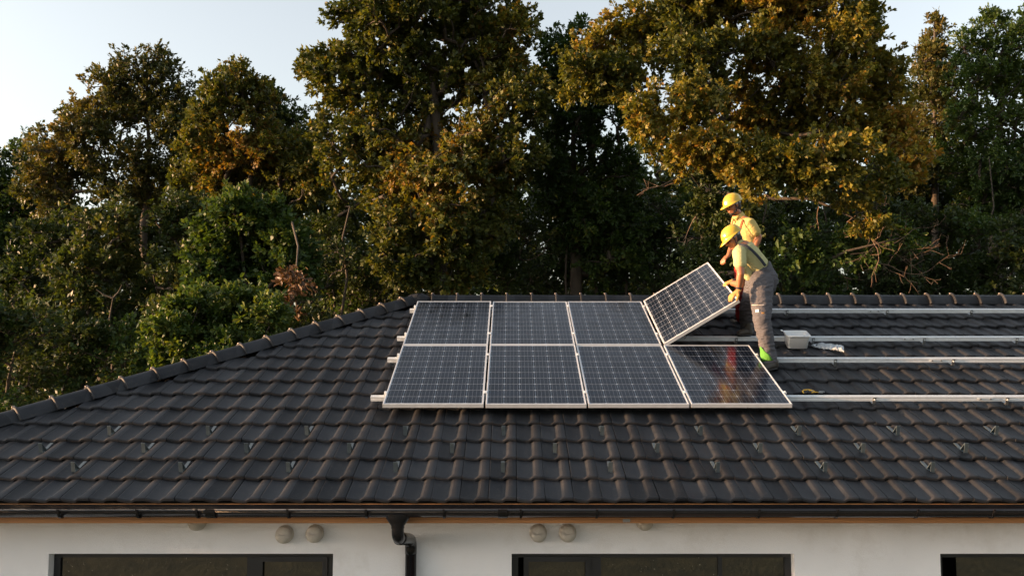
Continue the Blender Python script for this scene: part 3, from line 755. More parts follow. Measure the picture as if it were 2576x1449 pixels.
NT = [0]
def tree(name, label, cat, base, lobes, n_attr, n_leaf, mt, seed, leafL=.13, trunk_r=.2, twig_len=.42, leaf_w=.52, kinds='tree', trunk_pts=None, bare=None, group=None, spread=.5, tint_bias=0.0, rosette=.35, shell=.45, simple=False):
    rg = np.random.RandomState(seed); NT[0] += 1
    t = empty(name, tuple(base)); tag(t, label, cat, group)
    # attractors: branch tips inside the lobes, thicker towards their surface
    vol = np.array([np.prod(l[1]) ** .8 for l in lobes]); vol /= vol.sum()
    idx = rg.choice(len(lobes), n_attr, p=vol)
    d = rg.normal(size=(n_attr, 3)); d /= np.linalg.norm(d, axis=1, keepdims=True)
    rad = rg.uniform(0, 1, n_attr) ** shell
    A = np.array([lobes[i][0] for i in idx]) + d * rad[:, None] * np.array([lobes[i][1] for i in idx])
    A[:, 2] = np.maximum(A[:, 2], .25)
    cen = A.mean(0)
    # trunk
    if trunk_pts is None:
        top = np.array([cen[0] * .8 + base[0] * .2, cen[1] * .8 + base[1] * .2, cen[2] + .35 * (A[:, 2].max() - cen[2])])
        K = 12; tp = []
        for k in range(K + 1):
            f = k / K; w = .25 * math.sin(f * 5 + seed) * f
            tp.append(np.array(base) * (1 - f) + top * f + np.array([w, w * .5 * math.cos(seed), 0]))
    else: tp = [np.array(q, float) for q in trunk_pts]
    nodes = [tp[0]]; par = [-1]
    for q in tp[1:]: nodes.append(q); par.append(len(nodes) - 2)
    ntr = len(nodes)
    # branches join the nearest node, preferring nodes nearer the ground than the tip
    order = np.argsort(np.linalg.norm(A - np.array(tp)[len(tp) // 2], axis=1) + rg.uniform(0, .6, n_attr))
    NX = np.zeros((ntr + n_attr * 3 + 5, 3)); NX[:ntr] = nodes; cnt = ntr
    tips = []
    for a in order:
        q = A[a]; dv = q - NX[:cnt]
        dist = np.linalg.norm(dv, axis=1); cost = dist + np.maximum(0, -dv[:, 2]) * 1.2
        cost[:max(2, int(ntr * .25))] += 3
        j = int(np.argmin(cost)); L = dist[j]; pj = NX[j].copy()
        st = 3 if L > .5 else 1; prev = j
        bend = rg.normal(size=3) * L * .10 + np.array([0, 0, L * .08])
        for s_ in range(1, st + 1):
            f = s_ / st; NX[cnt] = pj + (q - pj) * f + bend * math.sin(math.pi * f)
            par.append(prev); prev = cnt; cnt += 1
            if cnt >= len(NX): NX = np.vstack([NX, np.zeros((500, 3))])
        tips.append(prev)
    NX = NX[:cnt]; w = np.zeros(cnt)
    for k in tips: w[k] += 1
    for k in range(cnt - 1, 0, -1): w[par[k]] += w[k]
    r = .010 + (trunk_r - .010) * (w / w[0]) ** .52
    if trunk_r > 0:
        flare = [(1.0 + .5 * math.exp(-k * 1.2)) for k in range(ntr)]
        for k in range(ntr): r[k] = max(r[k], trunk_r * (1 - .7 * k / ntr)) * flare[k]
    E = [(NX[par[k]], NX[k], min(r[par[k]], r[k] * 1.25 if k >= ntr else r[par[k]]), r[k]) for k in range(1, cnt)]
    # twigs with leaves
    tipP = NX[tips]; nt_ = len(tips)
    tp_ = 7; T0 = np.repeat(tipP, tp_, 0)
    out = T0 - cen; out /= np.linalg.norm(out, axis=1, keepdims=True) + 1e-6
    td = rg.normal(size=T0.shape) * .75 + out * .8 + np.array([0, 0, .25]); td /= np.linalg.norm(td, axis=1, keepdims=True)
    tl = twig_len * rg.uniform(.5, 1.3, len(T0))
    if kinds == 'tree':
        E += [(a, a + b * l, .007, .003) for a, b, l in zip(T0[::3], td[::3], tl[::3])]
    tubes(E[:ntr - 1], 'trunk', M['bark'], t, 10)
    tubes(E[ntr - 1:], 'branches', M['bark'], t, 3 if n_attr < 300 else 4)
    ti = rg.randint(0, len(T0), n_leaf)
    f = 1 - rg.uniform(0, 1, n_leaf) ** 1.0 * (1 - rosette) if rosette < 1 else np.ones(n_leaf)
    f = np.where(rg.uniform(0, 1, n_leaf) < .45, rg.uniform(.85, 1.05, n_leaf), f)
    P0 = T0[ti] + td[ti] * (tl[ti] * f)[:, None] + rg.normal(size=(n_leaf, 3)) * .035 * (leafL / .13)
    D = td[ti] * .7 + rg.normal(size=(n_leaf, 3)) * spread + np.array([0, 0, -.05]); D /= np.linalg.norm(D, axis=1, keepdims=True)
    Nn = rg.normal(size=(n_leaf, 3)) * .7 + np.array([0, 0, .7]) + out[ti] * .35
    LL = leafL * rg.uniform(.45, 1.45, n_leaf); WW = LL * leaf_w * rg.uniform(.8, 1.2, n_leaf)
    clump = rg.uniform(0, 1, nt_)[ti // tp_]
    hgt = np.array([noise.noise(Vector(q * .35)) for q in tipP])[ti // tp_]
    tint = np.clip(.42 + tint_bias + hgt * .55 + (clump - .5) * .35 + rg.normal(size=n_leaf) * .17, 0, 1)
    leaf_mesh('crown' if kinds == 'tree' else 'leaves', P0, D, Nn, LL, WW, tint, mt, t, simple)
    return t

def bare_twigs(parent, starts, seed, name='dead_branch', r0=.022, mt=None):
    """leafless crooked branches: each start = (point, direction, length)"""
    rg = random.Random(seed); E = []
    def go(p, d, L, r, dep):
        nonlocal E
        n = max(3, int(L / .13)); 
        for k in range(n):
            d = (d + Vector((rg.gauss(0, .22), rg.gauss(0, .22), rg.gauss(0, .22) - (.03 if dep == 0 else -.06)))).normalized()
            q = p + d * (L / n); r2 = max(.0045, r * (1 - .7 / n))
            E.append((tuple(p), tuple(q), r, r2)); p, r = q, r2
            if dep < 3 and k > 0 and rg.random() < (.55 if dep < 2 else .35):
                dd = (d + Vector((rg.gauss(0, .8), rg.gauss(0, .6), rg.gauss(.1, .8)))).normalized()
                go(p, dd, L * rg.uniform(.3, .55), r * .65, dep + 1)
    for p, d, L in starts:
        E = []; go(Vector(p), Vector(d).normalized(), L, r0, 0); tubes(E, name, mt or M['twig'], parent, 5)

def gp(u, Z):                               # foot of a tree on the ground, below picture column u
    p = P(u, 900, Z); return (p.x, p.y, -.05)

# --- the big oak in the middle
big = tree('oak_tree', 'huge dense oak filling the middle of the view, behind the roof ridge', 'tree', gp(1100, 26.5), lobes_px(26.3, [
    (1000, 40, 150, 110), (1180, 30, 170, 110), (1080, -40, 220, 60), (900, 60, 70, 60), (880, 190, 95, 80), (820, 175, 50, 40), (1010, 190, 150, 110), (1200, 170, 150, 110), (1290, 90, 75, 75),
    (1290, 250, 80, 90), (850, 300, 70, 70), (940, 330, 110, 90), (1090, 320, 130, 100), (1230, 340, 110, 90), (980, 440, 100, 80), (1110, 450, 130, 90, -1.6), (1240, 440, 90, 70), (1290, 380, 70, 40, -1.6),
    (1000, 560, 80, 80, -1.2), (1110, 580, 110, 80, -1.5), (1220, 560, 80, 60, -1), (1010, 660, 65, 70, -1.6), (1110, 680, 90, 60, -1.2), (830, 400, 60, 60), (780, 160, 24, 20), (870, 520, 50, 50)], 1.15, 1),
    900, 165000, M['leaf_oak'], 11, .130, .30, tint_bias=.12, leaf_w=.6, simple=True)
# --- the wide oak on the right, with golden clumps
RO = [(1620, 90, 90, 80), (1510, 130, 60, 50), (1480, 190, 70, 50), (1560, 200, 90, 60), (1740, 40, 110, 80), (1880, 20, 120, 70), (2020, 30, 120, 70), (2110, 90, 90, 60), (2170, 60, 50, 50), (2200, 150, 60, 40), (1900, -40, 260, 50),
      (1760, 150, 120, 70), (1930, 130, 120, 70), (2070, 190, 110, 70), (2190, 230, 80, 60), (1640, 290, 60, 50, -2.4), (1760, 260, 110, 60, -1.4), (1900, 260, 110, 60), (2020, 300, 100, 60), (2140, 320, 100, 60), (2240, 330, 60, 50),
      (1800, 360, 80, 45, -2.2), (1720, 380, 60, 40, -1.5), (1900, 400, 80, 40, -2.2), (2000, 400, 90, 40, -2.4), (2110, 380, 90, 45, -2.6), (2060, 440, 50, 26, -2.6), (2210, 430, 50, 30, -2.2), (2270, 400, 60, 50), (1900, 460, 60, 24, -2.4), (2140, 490, 50, 24, -2.0), (2180, 545, 30, 16, -2.0)]
tt = [P(1790, 1100, 24.5) , P(1788, 980, 24.5), P(1785, 860, 24.5), P(1780, 740, 24.5), P(1775, 620, 24.5), P(1780, 520, 24.3), P(1785, 420, 24.1), P(1790, 320, 24.0), P(1795, 220, 24.0), P(1800, 120, 24.0), P(1815, 20, 24.0), P(1830, -60, 24.0)]
tt = [(tt[0].x, tt[0].y, -.05)] + [tuple(p) for p in tt[1:]]
wide = tree('oak_tree', 'wide-spreading oak with golden leaf clumps above the two workers', 'tree', tt[0], lobes_px(23.5, RO, 1.2, 2), 1050, 190000, M['leaf_gold'], 12, .118, .15, trunk_pts=tt, tint_bias=.09, shell=.6, leaf_w=.6, simple=True)
# its low side branches with scattered leaves
q0 = P(1800, 640, 24.1)
def limb(parent, pts, r, name='low_limb'):
    pts = [Vector(p) for p in pts]; E = []
    for k in range(len(pts) - 1):
        for j in range(4):
            a, b = pts[k].lerp(pts[k + 1], j / 4), pts[k].lerp(pts[k + 1], (j + 1) / 4)
            f0 = (k + j / 4) / (len(pts) - 1); f1 = (k + (j + 1) / 4) / (len(pts) - 1)
            E.append((tuple(a), tuple(b), r * (1 - .75 * f0), r * (1 - .75 * f1)))
    return tubes(E, name, M['bark'], parent, 6)
limb(wide, [P(1785, 690, 24.4), P(1880, 685, 23.5), P(2000, 672, 22.7), P(2070, 660, 22.1), P(2130, 632, 21.8), P(2200, 615, 21.6), P(2260, 600, 21.5)], .07)
limb(wide, [P(1785, 480, 24.3), P(1900, 500, 22.9), P(2040, 500, 22.0), P(2110, 530, 21.7), P(2170, 560, 21.5)], .06)
limb(wide, [P(1785, 500, 24.3), P(1740, 440, 23.1), P(1700, 450, 22.3), P(1660, 470, 21.9)], .045)
limb(wide, [P(1785, 600, 24.3), P(1755, 560, 23.1), P(1750, 540, 22.3)], .035)
bare_twigs(wide, [(P(2150, 560, 21.7), (.8, 0, -.25), 1.5), (P(2130, 560, 21.7), (.5, -.1, .3), .9), (P(2140, 640, 21.7), (.9, 0, .15), 1.9), (P(2090, 655, 22.0), (.7, 0, -.55), 1.4), (P(2180, 655, 21.7), (.9, 0, -.35), 1.7), (P(2220, 620, 21.6), (.8, 0, .5), 1.2),
                  (P(2060, 520, 21.9), (.1, 0, -1), .6), (P(1900, 480, 22.8), (.7, -.1, -.5), .7), (P(1690, 440, 22.3), (-.2, 0, .9), .7), (P(1700, 460, 22.3), (-.8, 0, -.3), .9), (P(1655, 470, 21.9), (-.7, 0, -.5), .7), (P(1750, 545, 22.3), (-.3, 0, -.9), .8), (P(1745, 600, 22.4), (-.7, 0, -.3), .5), (P(2000, 480, 22.3), (.5, 0, .6), .7)], 5, r0=.013)
rg = np.random.RandomState(77)
def sprays(parent, lobes, n, mt, leafL, name, tb=0):
    vol = np.array([np.prod(l[1]) ** .6 for l in lobes]); vol /= vol.sum(); k = max(4, n // 28)
    idx = rg.choice(len(lobes), k, p=vol); d = rg.normal(size=(k, 3)) * .5
    A = np.array([lobes[i][0] for i in idx]) + d * np.array([lobes[i][1] for i in idx])
    ti = rg.randint(0, k, n); td = rg.normal(size=(k, 3)); td /= np.linalg.norm(td, axis=1, keepdims=True)
    P0 = A[ti] + td[ti] * rg.uniform(0, .32, n)[:, None] + rg.normal(size=(n, 3)) * .06
    D = td[ti] * .6 + rg.normal(size=(n, 3)) * .55; D /= np.linalg.norm(D, axis=1, keepdims=True)
    Nn = rg.normal(size=(n, 3)) * .7 + np.array([0, 0, .7])
    LL = leafL * rg.uniform(.6, 1.3, n)
    return leaf_mesh(name, P0, D, Nn, LL, LL * .5, np.clip(.45 + tb + rg.normal(size=n) * .2, 0, 1), mt, parent)
sprays(wide, lobes_px(22.2, [(1960, 660, 90, 20), (1920, 690, 60, 16), (2040, 640, 60, 30), (2110, 660, 60, 20), (2200, 640, 50, 22), (2000, 590, 60, 26), (2140, 600, 50, 18), (2290, 590, 40, 16), (2230, 570, 30, 20)], .4, 4), 3000, M['leaf_green'], .155, 'low_leaves', .1)
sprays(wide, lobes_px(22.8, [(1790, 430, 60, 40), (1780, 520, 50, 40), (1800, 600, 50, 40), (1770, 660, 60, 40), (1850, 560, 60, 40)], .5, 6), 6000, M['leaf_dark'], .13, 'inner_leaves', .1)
# --- trees on the left
tree('slender_tree', 'tall airy tree with thin browning crown and pale bare trunk at the left', 'tree', gp(352, 31), lobes_px(31, [
    (370, 185, 90, 45), (290, 215, 70, 45), (440, 250, 45, 50), (350, 270, 110, 60), (260, 300, 90, 50), (430, 340, 60, 60), (200, 330, 70, 40), (150, 370, 60, 50), (110, 400, 50, 50), (300, 380, 110, 50), (200, 420, 90, 50), (400, 430, 70, 50), (470, 330, 30, 50), (330, 470, 90, 40), (130, 480, 70, 60)], 1.1, 3),
    520, 64000, M['leaf_brown'], 21, .125, .13, simple=True, trunk_pts=[(*gp(372, 31)[:2], -.05)] + [tuple(P(u, v, 31)) for u, v in ((372, 900), (375, 800), (376, 740), (374, 680), (360, 625), (362, 560), (372, 500), (368, 430), (375, 360), (370, 290), (380, 220))], tint_bias=.08)
tree('round_topped_tree', 'yellow-green leafy tree between the airy tree and the huge oak', 'tree', gp(600, 28), lobes_px(28, [
    (590, 230, 75, 55), (560, 290, 65, 60), (640, 280, 60, 60), (530, 370, 70, 60), (620, 370, 90, 70), (690, 400, 80, 70), (500, 450, 60, 60), (580, 460, 90, 70), (680, 500, 90, 80), (750, 450, 60, 80), (540, 550, 70, 60), (640, 590, 90, 70), (720, 620, 70, 60), (600, 660, 80, 50)], 1.1, 4),
    560, 80000, M['leaf_oak'], 22, .12, .18, leaf_w=.6, simple=True, tint_bias=.14)
tree('broad_tree', 'green tree with an orange-brown side at the far left edge', 'tree', gp(60, 34), lobes_px(34, [
    (50, 400, 70, 50), (20, 480, 90, 70), (100, 460, 70, 60), (-60, 450, 90, 80), (60, 560, 110, 70), (170, 570, 80, 60), (-60, 600, 100, 90)], 1.1, 5), 260, 36000, M['leaf_green'], 23, .15, .18, simple=True)
tree('dark_tree', 'dark green treetop in the notch between the round tree and the oak', 'tree', gp(720, 31), lobes_px(31, [
    (720, 300, 50, 35), (700, 350, 80, 60), (660, 250, 40, 50), (760, 350, 60, 60), (500, 350, 60, 70), (520, 280, 40, 40), (600, 420, 150, 80), (740, 450, 90, 70)], 1.0, 6), 240, 26000, M['leaf_dark'], 24, .15, .2, simple=True)
tree('young_oak', 'fresh green young oak between the round-topped tree and the withered branch', 'tree', gp(640, 22), lobes_px(22, [
    (590, 545, 60, 40), (660, 570, 60, 45), (560, 600, 60, 40), (640, 640, 80, 45), (720, 610, 50, 45), (700, 680, 70, 45), (600, 700, 70, 45), (660, 740, 80, 40), (520, 680, 50, 40)], 1.0, 14), 240, 36000, M['leaf_green'], 31, .125, .1, tint_bias=.12, leaf_w=.6, simple=True)
tree('dark_tree', 'dim olive tree under the slender one, left of the young oak', 'tree', gp(300, 26), lobes_px(26, [
    (150, 600, 90, 50), (260, 560, 80, 50), (440, 560, 70, 60), (200, 680, 100, 60), (320, 700, 90, 60), (440, 680, 80, 60), (60, 700, 90, 60), (300, 620, 60, 40), (130, 780, 110, 60), (400, 790, 90, 50), (260, 800, 90, 60), (20, 840, 90, 80), (120, 880, 100, 60)], 1.0, 15), 320, 40000, M['leaf_dark'], 32, .14, .14, tint_bias=.1, simple=True)
# --- centre right, behind
tree('dark_tree', 'dark slim tree standing in the gap right of the huge oak', 'tree', gp(1420, 28), lobes_px(28, [
    (1400, 120, 45, 40), (1440, 170, 60, 60), (1390, 230, 60, 70), (1470, 270, 70, 70), (1400, 330, 70, 70), (1480, 380, 80, 80), (1400, 450, 80, 80), (1540, 440, 80, 80), (1470, 540, 90, 80), (1560, 560, 80, 70), (1520, 220, 60, 60), (1560, 290, 60, 60), (1450, 95, 30, 35), (1440, 640, 80, 50), (1540, 650, 80, 50)], 1.0, 7), 380, 56000, M['leaf_green'], 25, .13, .2, simple=True)
# --- right edge
tree('conical_tree', 'narrow pointed tree with rusty brown top, right of the sky gap', 'tree', gp(2352, 31), lobes_px(31, [
    (2352, 75, 14, 26), (2350, 110, 34, 26), (2352, 150, 48, 30), (2320, 190, 34, 24), (2385, 185, 34, 30), (2350, 230, 60, 40), (2330, 290, 64, 44), (2380, 300, 60, 50), (2330, 370, 80, 50), (2300, 430, 60, 50)], 1.0, 8),
    260, 22000, M['leaf_brown'], 26, .13, .12, simple=True, twig_len=.36, tint_bias=-.02, trunk_pts=[(*gp(2352, 31)[:2], -.05)] + [tuple(P(2352, v, 31)) for v in (850, 750, 650, 550, 450, 350, 250, 180, 120, 70)])
tree('feathery_tree', 'tall pale green tree filling the right edge beside the rusty pointed one', 'tree', gp(2500, 30), lobes_px(30, [
    (2490, 75, 45, 32), (2450, 120, 50, 40), (2530, 110, 55, 50), (2575, 90, 30, 50), (2440, 200, 60, 60), (2520, 210, 80, 70), (2600, 200, 60, 80), (2460, 300, 70, 60), (2550, 320, 90, 70), (2430, 390, 70, 60), (2520, 420, 90, 70), (2620, 400, 80, 90), (2470, 500, 80, 60), (2570, 520, 90, 70)], 1.1, 9),
    480, 75000, M['leaf_green'], 27, .11, .2, simple=True, tint_bias=.12)
tree('slender_tree', 'dark airy tree in the dip left of the rusty pointed tree', 'tree', gp(2270, 33), lobes_px(33, [
    (2280, 330, 40, 40), (2250, 400, 70, 60), (2310, 440, 70, 60), (2230, 480, 80, 60), (2330, 540, 90, 70)], 1.0, 10), 180, 16000, M['leaf_dark'], 28, .18, .15)

# --- the forest behind, rows of trees one can tell apart only by their stems
fr = random.Random(41)
def forest_label(u, k): return 'dark tree of the dense wood, one of many behind the front trees'
spots = []
for (u, top, Z) in ((-150, 420, 36), (40, 470, 38), (180, 460, 35), (330, 520, 37), (480, 440, 36), (640, 470, 38), (800, 430, 34), (960, 400, 36), (1120, 380, 36), (1290, 390, 36), (1460, 420, 35), (1620, 330, 35), (1780, 330, 37), (1950, 330, 35), (2100, 400, 37), (2250, 470, 35), (2400, 420, 36), (2560, 380, 37), (2720, 360, 35)):
    Lb = []
    for v in range(top + 70, 1000, 95):
        for j in range(2): Lb.append((u + fr.uniform(-70, 70), v + fr.uniform(-25, 25), fr.uniform(65, 100), fr.uniform(50, 75)))
    spots.append((u, Z, Lb))
for k, (u, Z, Lb) in enumerate(spots):
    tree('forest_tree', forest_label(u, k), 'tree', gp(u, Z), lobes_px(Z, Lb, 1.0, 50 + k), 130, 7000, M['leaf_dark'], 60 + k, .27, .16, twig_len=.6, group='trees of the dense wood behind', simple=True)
# --- understorey: shrubs and saplings under the trees, one by one
tree('leafy_bush', 'bright yellow-green bush directly behind the sloping hip of the roof', 'bush', gp(540, 17), lobes_px(17, [
    (470, 795, 50, 22), (510, 765, 34, 20), (560, 770, 44, 24), (600, 752, 30, 16), (640, 775, 44, 26), (420, 815, 36, 20), (440, 845, 60, 30), (690, 770, 26, 16), (520, 830, 90, 50), (620, 830, 90, 50), (690, 800, 40, 30), (480, 890, 90, 50), (600, 890, 90, 50), (540, 960, 120, 70)], 1.0, 11),
    260, 26000, M['leaf_green'], 30, .10, .05, twig_len=.28, tint_bias=.28, kinds='bush')
US = [(-60, 20, 740), (60, 21, 800), (170, 22, 790), (290, 22, 830), (400, 24, 760), (760, 25, 640), (860, 30, 560), (900, 31, 650), (960, 30, 620), (1250, 29, 600), (1330, 28, 560), (1400, 29, 540), (1500, 28, 520), (1580, 28, 500), (1680, 29, 500), (1750, 28, 480), (1850, 27, 500), (1960, 28, 520), (2080, 27, 540), (2200, 27, 500), (2330, 27, 520), (2450, 27, 560), (2560, 26, 560), (2660, 26, 560)]
SL = ['shaded sapling at the far left, behind the low end of the hip', 'small dark sapling second from the left, behind the hip tiles', 'dark sapling under the broad green tree, left of the bare snag', 'sapling around the bare forked snag, left of the bright bush',
 'dark sapling behind the bright bush, under the slender tree', 'dark sapling just right of the bright bush, by the withered leaves', 'tall shaded sapling between the withered leaves and the ridge end', 'shaded sapling behind the point where hip and ridge meet',
 'dark sapling at the ridge end, beneath the left side of the huge oak', 'dark sapling beneath the right side of the huge oak', 'tall shaded sapling right of the huge oak, above the third panel column', 'tall dark sapling in the gap between the two big oaks, first of the gap',
 'tall dark sapling in the gap between the two big oaks, above the lifted panel edge', 'shaded sapling above the raised corner of the lifted panel', 'shaded sapling left of the workers, behind the dead twigs', 'shaded sapling directly left of the standing worker helmet',
 'tall shaded sapling directly right of the two workers', 'dark sapling behind the near end of the low oak limb', 'dark sapling behind the middle of the low oak limb', 'dark sapling behind the bare curling branches on the right',
 'tall sapling below the rusty pointed tree', 'tall sapling below the feathery tree near the right edge', 'dark sapling at the very right edge behind the ridge', 'dark sapling beyond the right edge of the feathery tree']
ug = random.Random(9)
for k, (u, Z, top) in enumerate(US):
    Lb = []
    lo = 1050 if u < 800 else 800
    for v in range(top + 40, lo, 62):
        for j in range(2): Lb.append((u + ug.uniform(-75, 75), v + ug.uniform(-25, 25), ug.uniform(40, 80), ug.uniform(26, 46)))
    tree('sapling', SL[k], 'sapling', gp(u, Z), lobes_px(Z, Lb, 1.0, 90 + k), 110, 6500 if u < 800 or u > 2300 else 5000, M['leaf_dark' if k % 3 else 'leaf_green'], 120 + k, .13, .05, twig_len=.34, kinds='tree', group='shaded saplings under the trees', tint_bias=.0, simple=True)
# dead hanging leaves
wl_ = empty('withered_branch', tuple(P(735, 690, 19))); tag(wl_, 'broken branch with withered reddish leaves hanging in front of the dark wood', 'branch')
lb_ = lobes_px(19, [(735, 700, 18, 25), (730, 740, 22, 20), (720, 775, 14, 18), (760, 690, 20, 10)], .5, 3)
limb(wl_, [P(735, 560, 21), P(750, 620, 20), P(745, 680, 19), P(735, 760, 19)], .03, 'branch')
sprays(wl_, lb_, 420, M['leaf_dead'], .13, 'dead_leaves')
# bare forked trunk, left
st_ = empty('dead_snag', gp(285, 24)); tag(st_, 'bare forked dead trunk standing left of the bright bush', 'dead tree')
limb(st_, [gp(285, 24), P(284, 900, 24), P(276, 800, 24), P(285, 745, 24)], .055, 'trunk')
limb(st_, [P(285, 750, 24), P(262, 742, 24), P(242, 728, 24)], .03, 'fork'); limb(st_, [P(285, 750, 24), P(298, 735, 24), P(307, 716, 24)], .03, 'fork')
TL_ = ['thin dark stem just right of the huge oak', 'thin dark stem in the middle of the gap between the oaks', 'thin leaning stem above the third panel column', 'thin dark stem above the top corner of the lifted panel', 'thin stem in the shade at the far left under the broad tree', 'thin stem under the round-topped tree', 'thin stem under the feathery tree at the right', 'thin dark stem behind the bare curling branches', 'thin dark stem just right of the two workers', 'thin dark stem left of the huge oak above the withered leaves']
for qi, (u, Z, v1) in enumerate(((1430, 27.5, 560), (1500, 29.5, 560), (1560, 28.5, 540), (1645, 29, 520), (130, 40, 560), (560, 30, 560), (2470, 28, 400), (2100, 28, 400), (1900, 27, 420), (850, 25, 520))):
    s_ = empty('bare_stem', gp(u, Z)); tag(s_, TL_[qi], 'tree', 'thin stems in the dark wood')
    w1 = fr.uniform(-12, 12); limb(s_, [gp(u, Z), P(u + w1 * .4, 820, Z), P(u + w1 * 2, 700, Z), P(u + w1, 600, Z), P(u + w1 * 2.6, 520, Z), P(u + w1 * 1.6, v1, Z)], .055, 'trunk')
# unseen bushes added left of the house to keep low sun off its wall
for k, (x, y, h, nl) in enumerate(((-15.5, 7.4, 3.5, 9000), (-15.0, 6.4, 3.65, 9000), (-15.2, 5.5, 4.15, 10000), (-15.1, 4.6, 4.6, 11000))):
    Lb = [(np.array([x + .4 * math.sin(q * 2.1), y + .35 * math.cos(q * 1.7), h * (.25 + .2 * q)]), np.array([.75, .75, h * .22])) for q in range(4)]
    tree('shade_bush', ('rounded unseen bush added for shade beyond the left end of the house', 'low unseen bush added for shade nearest the left house corner', 'unseen bush added for shade, standing furthest forward, left of the house', 'unseen bush added for shade, behind the others, left of the house')[k], 'bush', (x, y, 0), Lb, 90, int(nl * .6), M['leaf_green'], 200 + k, .155, .05, twig_len=.3, kinds='bush', simple=True)
# the wood goes on behind as one mass
def far_wood():
    rgf = np.random.RandomState(5); n = 48000
    x = rgf.uniform(-75, 80, n); y = 46 + rgf.uniform(0, 10, n) + (np.abs(x) * .1)
    top = 12.5 + 2.5 / (1 + np.exp(-(x + 8) / 4)) + 1.8 * np.array([noise.noise(Vector((a * .12, 0, 3))) for a in x]) + 1.2 * np.array([noise.noise(Vector((a * .5, 1, 3))) for a in x])
    z = rgf.uniform(0, 1, n) ** .9 * top
    P0 = np.stack([x, y, z], 1); D = rgf.normal(size=(n, 3)); D /= np.linalg.norm(D, axis=1, keepdims=True)
    Nn = rgf.normal(size=(n, 3)) + np.array([0, -.4, .5]); LL = rgf.uniform(.5, .95, n)
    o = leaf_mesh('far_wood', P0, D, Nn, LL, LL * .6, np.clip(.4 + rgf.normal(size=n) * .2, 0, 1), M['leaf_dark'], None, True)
    tag(o, 'dark mass of the wood far behind all trees', kind='stuff')
far_wood()
# ---------------------------------------------------------------- props on the roof
def roofpt(u, v, h=0.0): x, s = on_roof(u, v, h); return RP(x, s, h)
# tub
tubp = roofpt(2003, 872, .0); tub = empty('plastic_tub', tuple(tubp), (AL * .85, 0, R(-4)))
tag(tub, 'white rectangular plastic tub with a wire handle, standing on the tiles', 'tub')
bm = bmesh.new()
def rr(w, d, z, rad=.03, k=4):
    pts = []
    for cx, cy, a0 in ((w / 2 - rad, d / 2 - rad, 0), (-w / 2 + rad, d / 2 - rad, 90), (-w / 2 + rad, -d / 2 + rad, 180), (w / 2 - rad, -d / 2 + rad, 270)):
        for i in range(k + 1): a = R(a0 + 90 * i / k); pts.append(Vector((cx + rad * math.cos(a), cy + rad * math.sin(a), z)))
    return pts
secs = [rr(.20, .165, .0), rr(.225, .185, .004), rr(.255, .215, .142), rr(.262, .222, .146), (rr(.275, .235, .146)), (rr(.278, .238, .166)), (rr(.270, .230, .170)), rr(.262, .222, .165), rr(.250, .210, .146), rr(.222, .182, .010)]
rings = [[bm.verts.new(p) for p in s] for s in secs]
for a, b in zip(rings, rings[1:]):
    for k in range(len(a)): bm.faces.new((a[k], a[(k + 1) % len(a)], b[(k + 1) % len(a)], b[k]))
bm.faces.new(rings[0][::-1]); bm.faces.new(rings[-1]); bm_obj('body', bm, M['white_plastic'], tub, True)
bm = bmesh.new(); hp = [(-.142, 0, .158)] + [(-.142 + .284 * t, -.11 * math.sin(math.pi * t) - .04 * math.sin(math.pi * t), .158 + .012 * math.sin(math.pi * t)) for t in (.12, .25, .4, .5, .6, .75, .88)] + [(.142, 0, .158)]
loft(bm, hp, [.004] * len(hp), n=8); bm_obj('handle', bm, M['white_plastic'], tub, True)
bm = bmesh.new(); loft(bm, [(-.135, .08, .166), (-.155, .07, .182), (-.175, .05, .188)], [(.03, .004), (.026, .004), (.012, .003)], side=Vector((0, 1, 0)), n=10); bm_obj('pouring_lip', bm, M['white_plastic'], tub, True)

# plastic bag: crumpled sheet folded on itself
def bag():
    c = roofpt(2082, 878, .0); b = empty('plastic_bag', tuple(c), (AL, 0, R(-20)))
    tag(b, 'crumpled clear plastic bag lying on the tiles right of the white tub', 'bag')
    bm = bmesh.new(); nx, ny = 26, 14; g = []
    for side in (0, 1):
        G = []
        for i in range(nx + 1):
            row = []
            for j in range(ny + 1):
                u, v = i / nx - .5, j / ny - .5
                x = u * .36; w = .012 + .10 * min(1, (u + .5) / .45) ** .8 - .03 * max(0, u - .2)
                y = v * w * 2 * .8 - .16 * (u + .35) * abs(u + .35) + .05
                nz = noise.noise(Vector((x * 26, y * 26, side * 1.5))) * .026 + noise.noise(Vector((x * 70, y * 60, side))) * .012
                edge = abs(math.cos(math.pi * v)) ** .5 * abs(math.cos(math.pi * u)) ** .3 if abs(u) < .5 and abs(v) < .5 else 0
                z = .020 + (1 if side else -1) * edge * .016 + nz * (1 if edge > 0 else .6)
                row.append(bm.verts.new((x, y, max(.002, z + .004))))
            G.append(row)
        for i in range(nx):
            for j in range(ny): bm.faces.new((G[i][j], G[i + 1][j], G[i + 1][j + 1], G[i][j + 1]))
    bm_obj('film', bm, M['bag'], b)
bag()
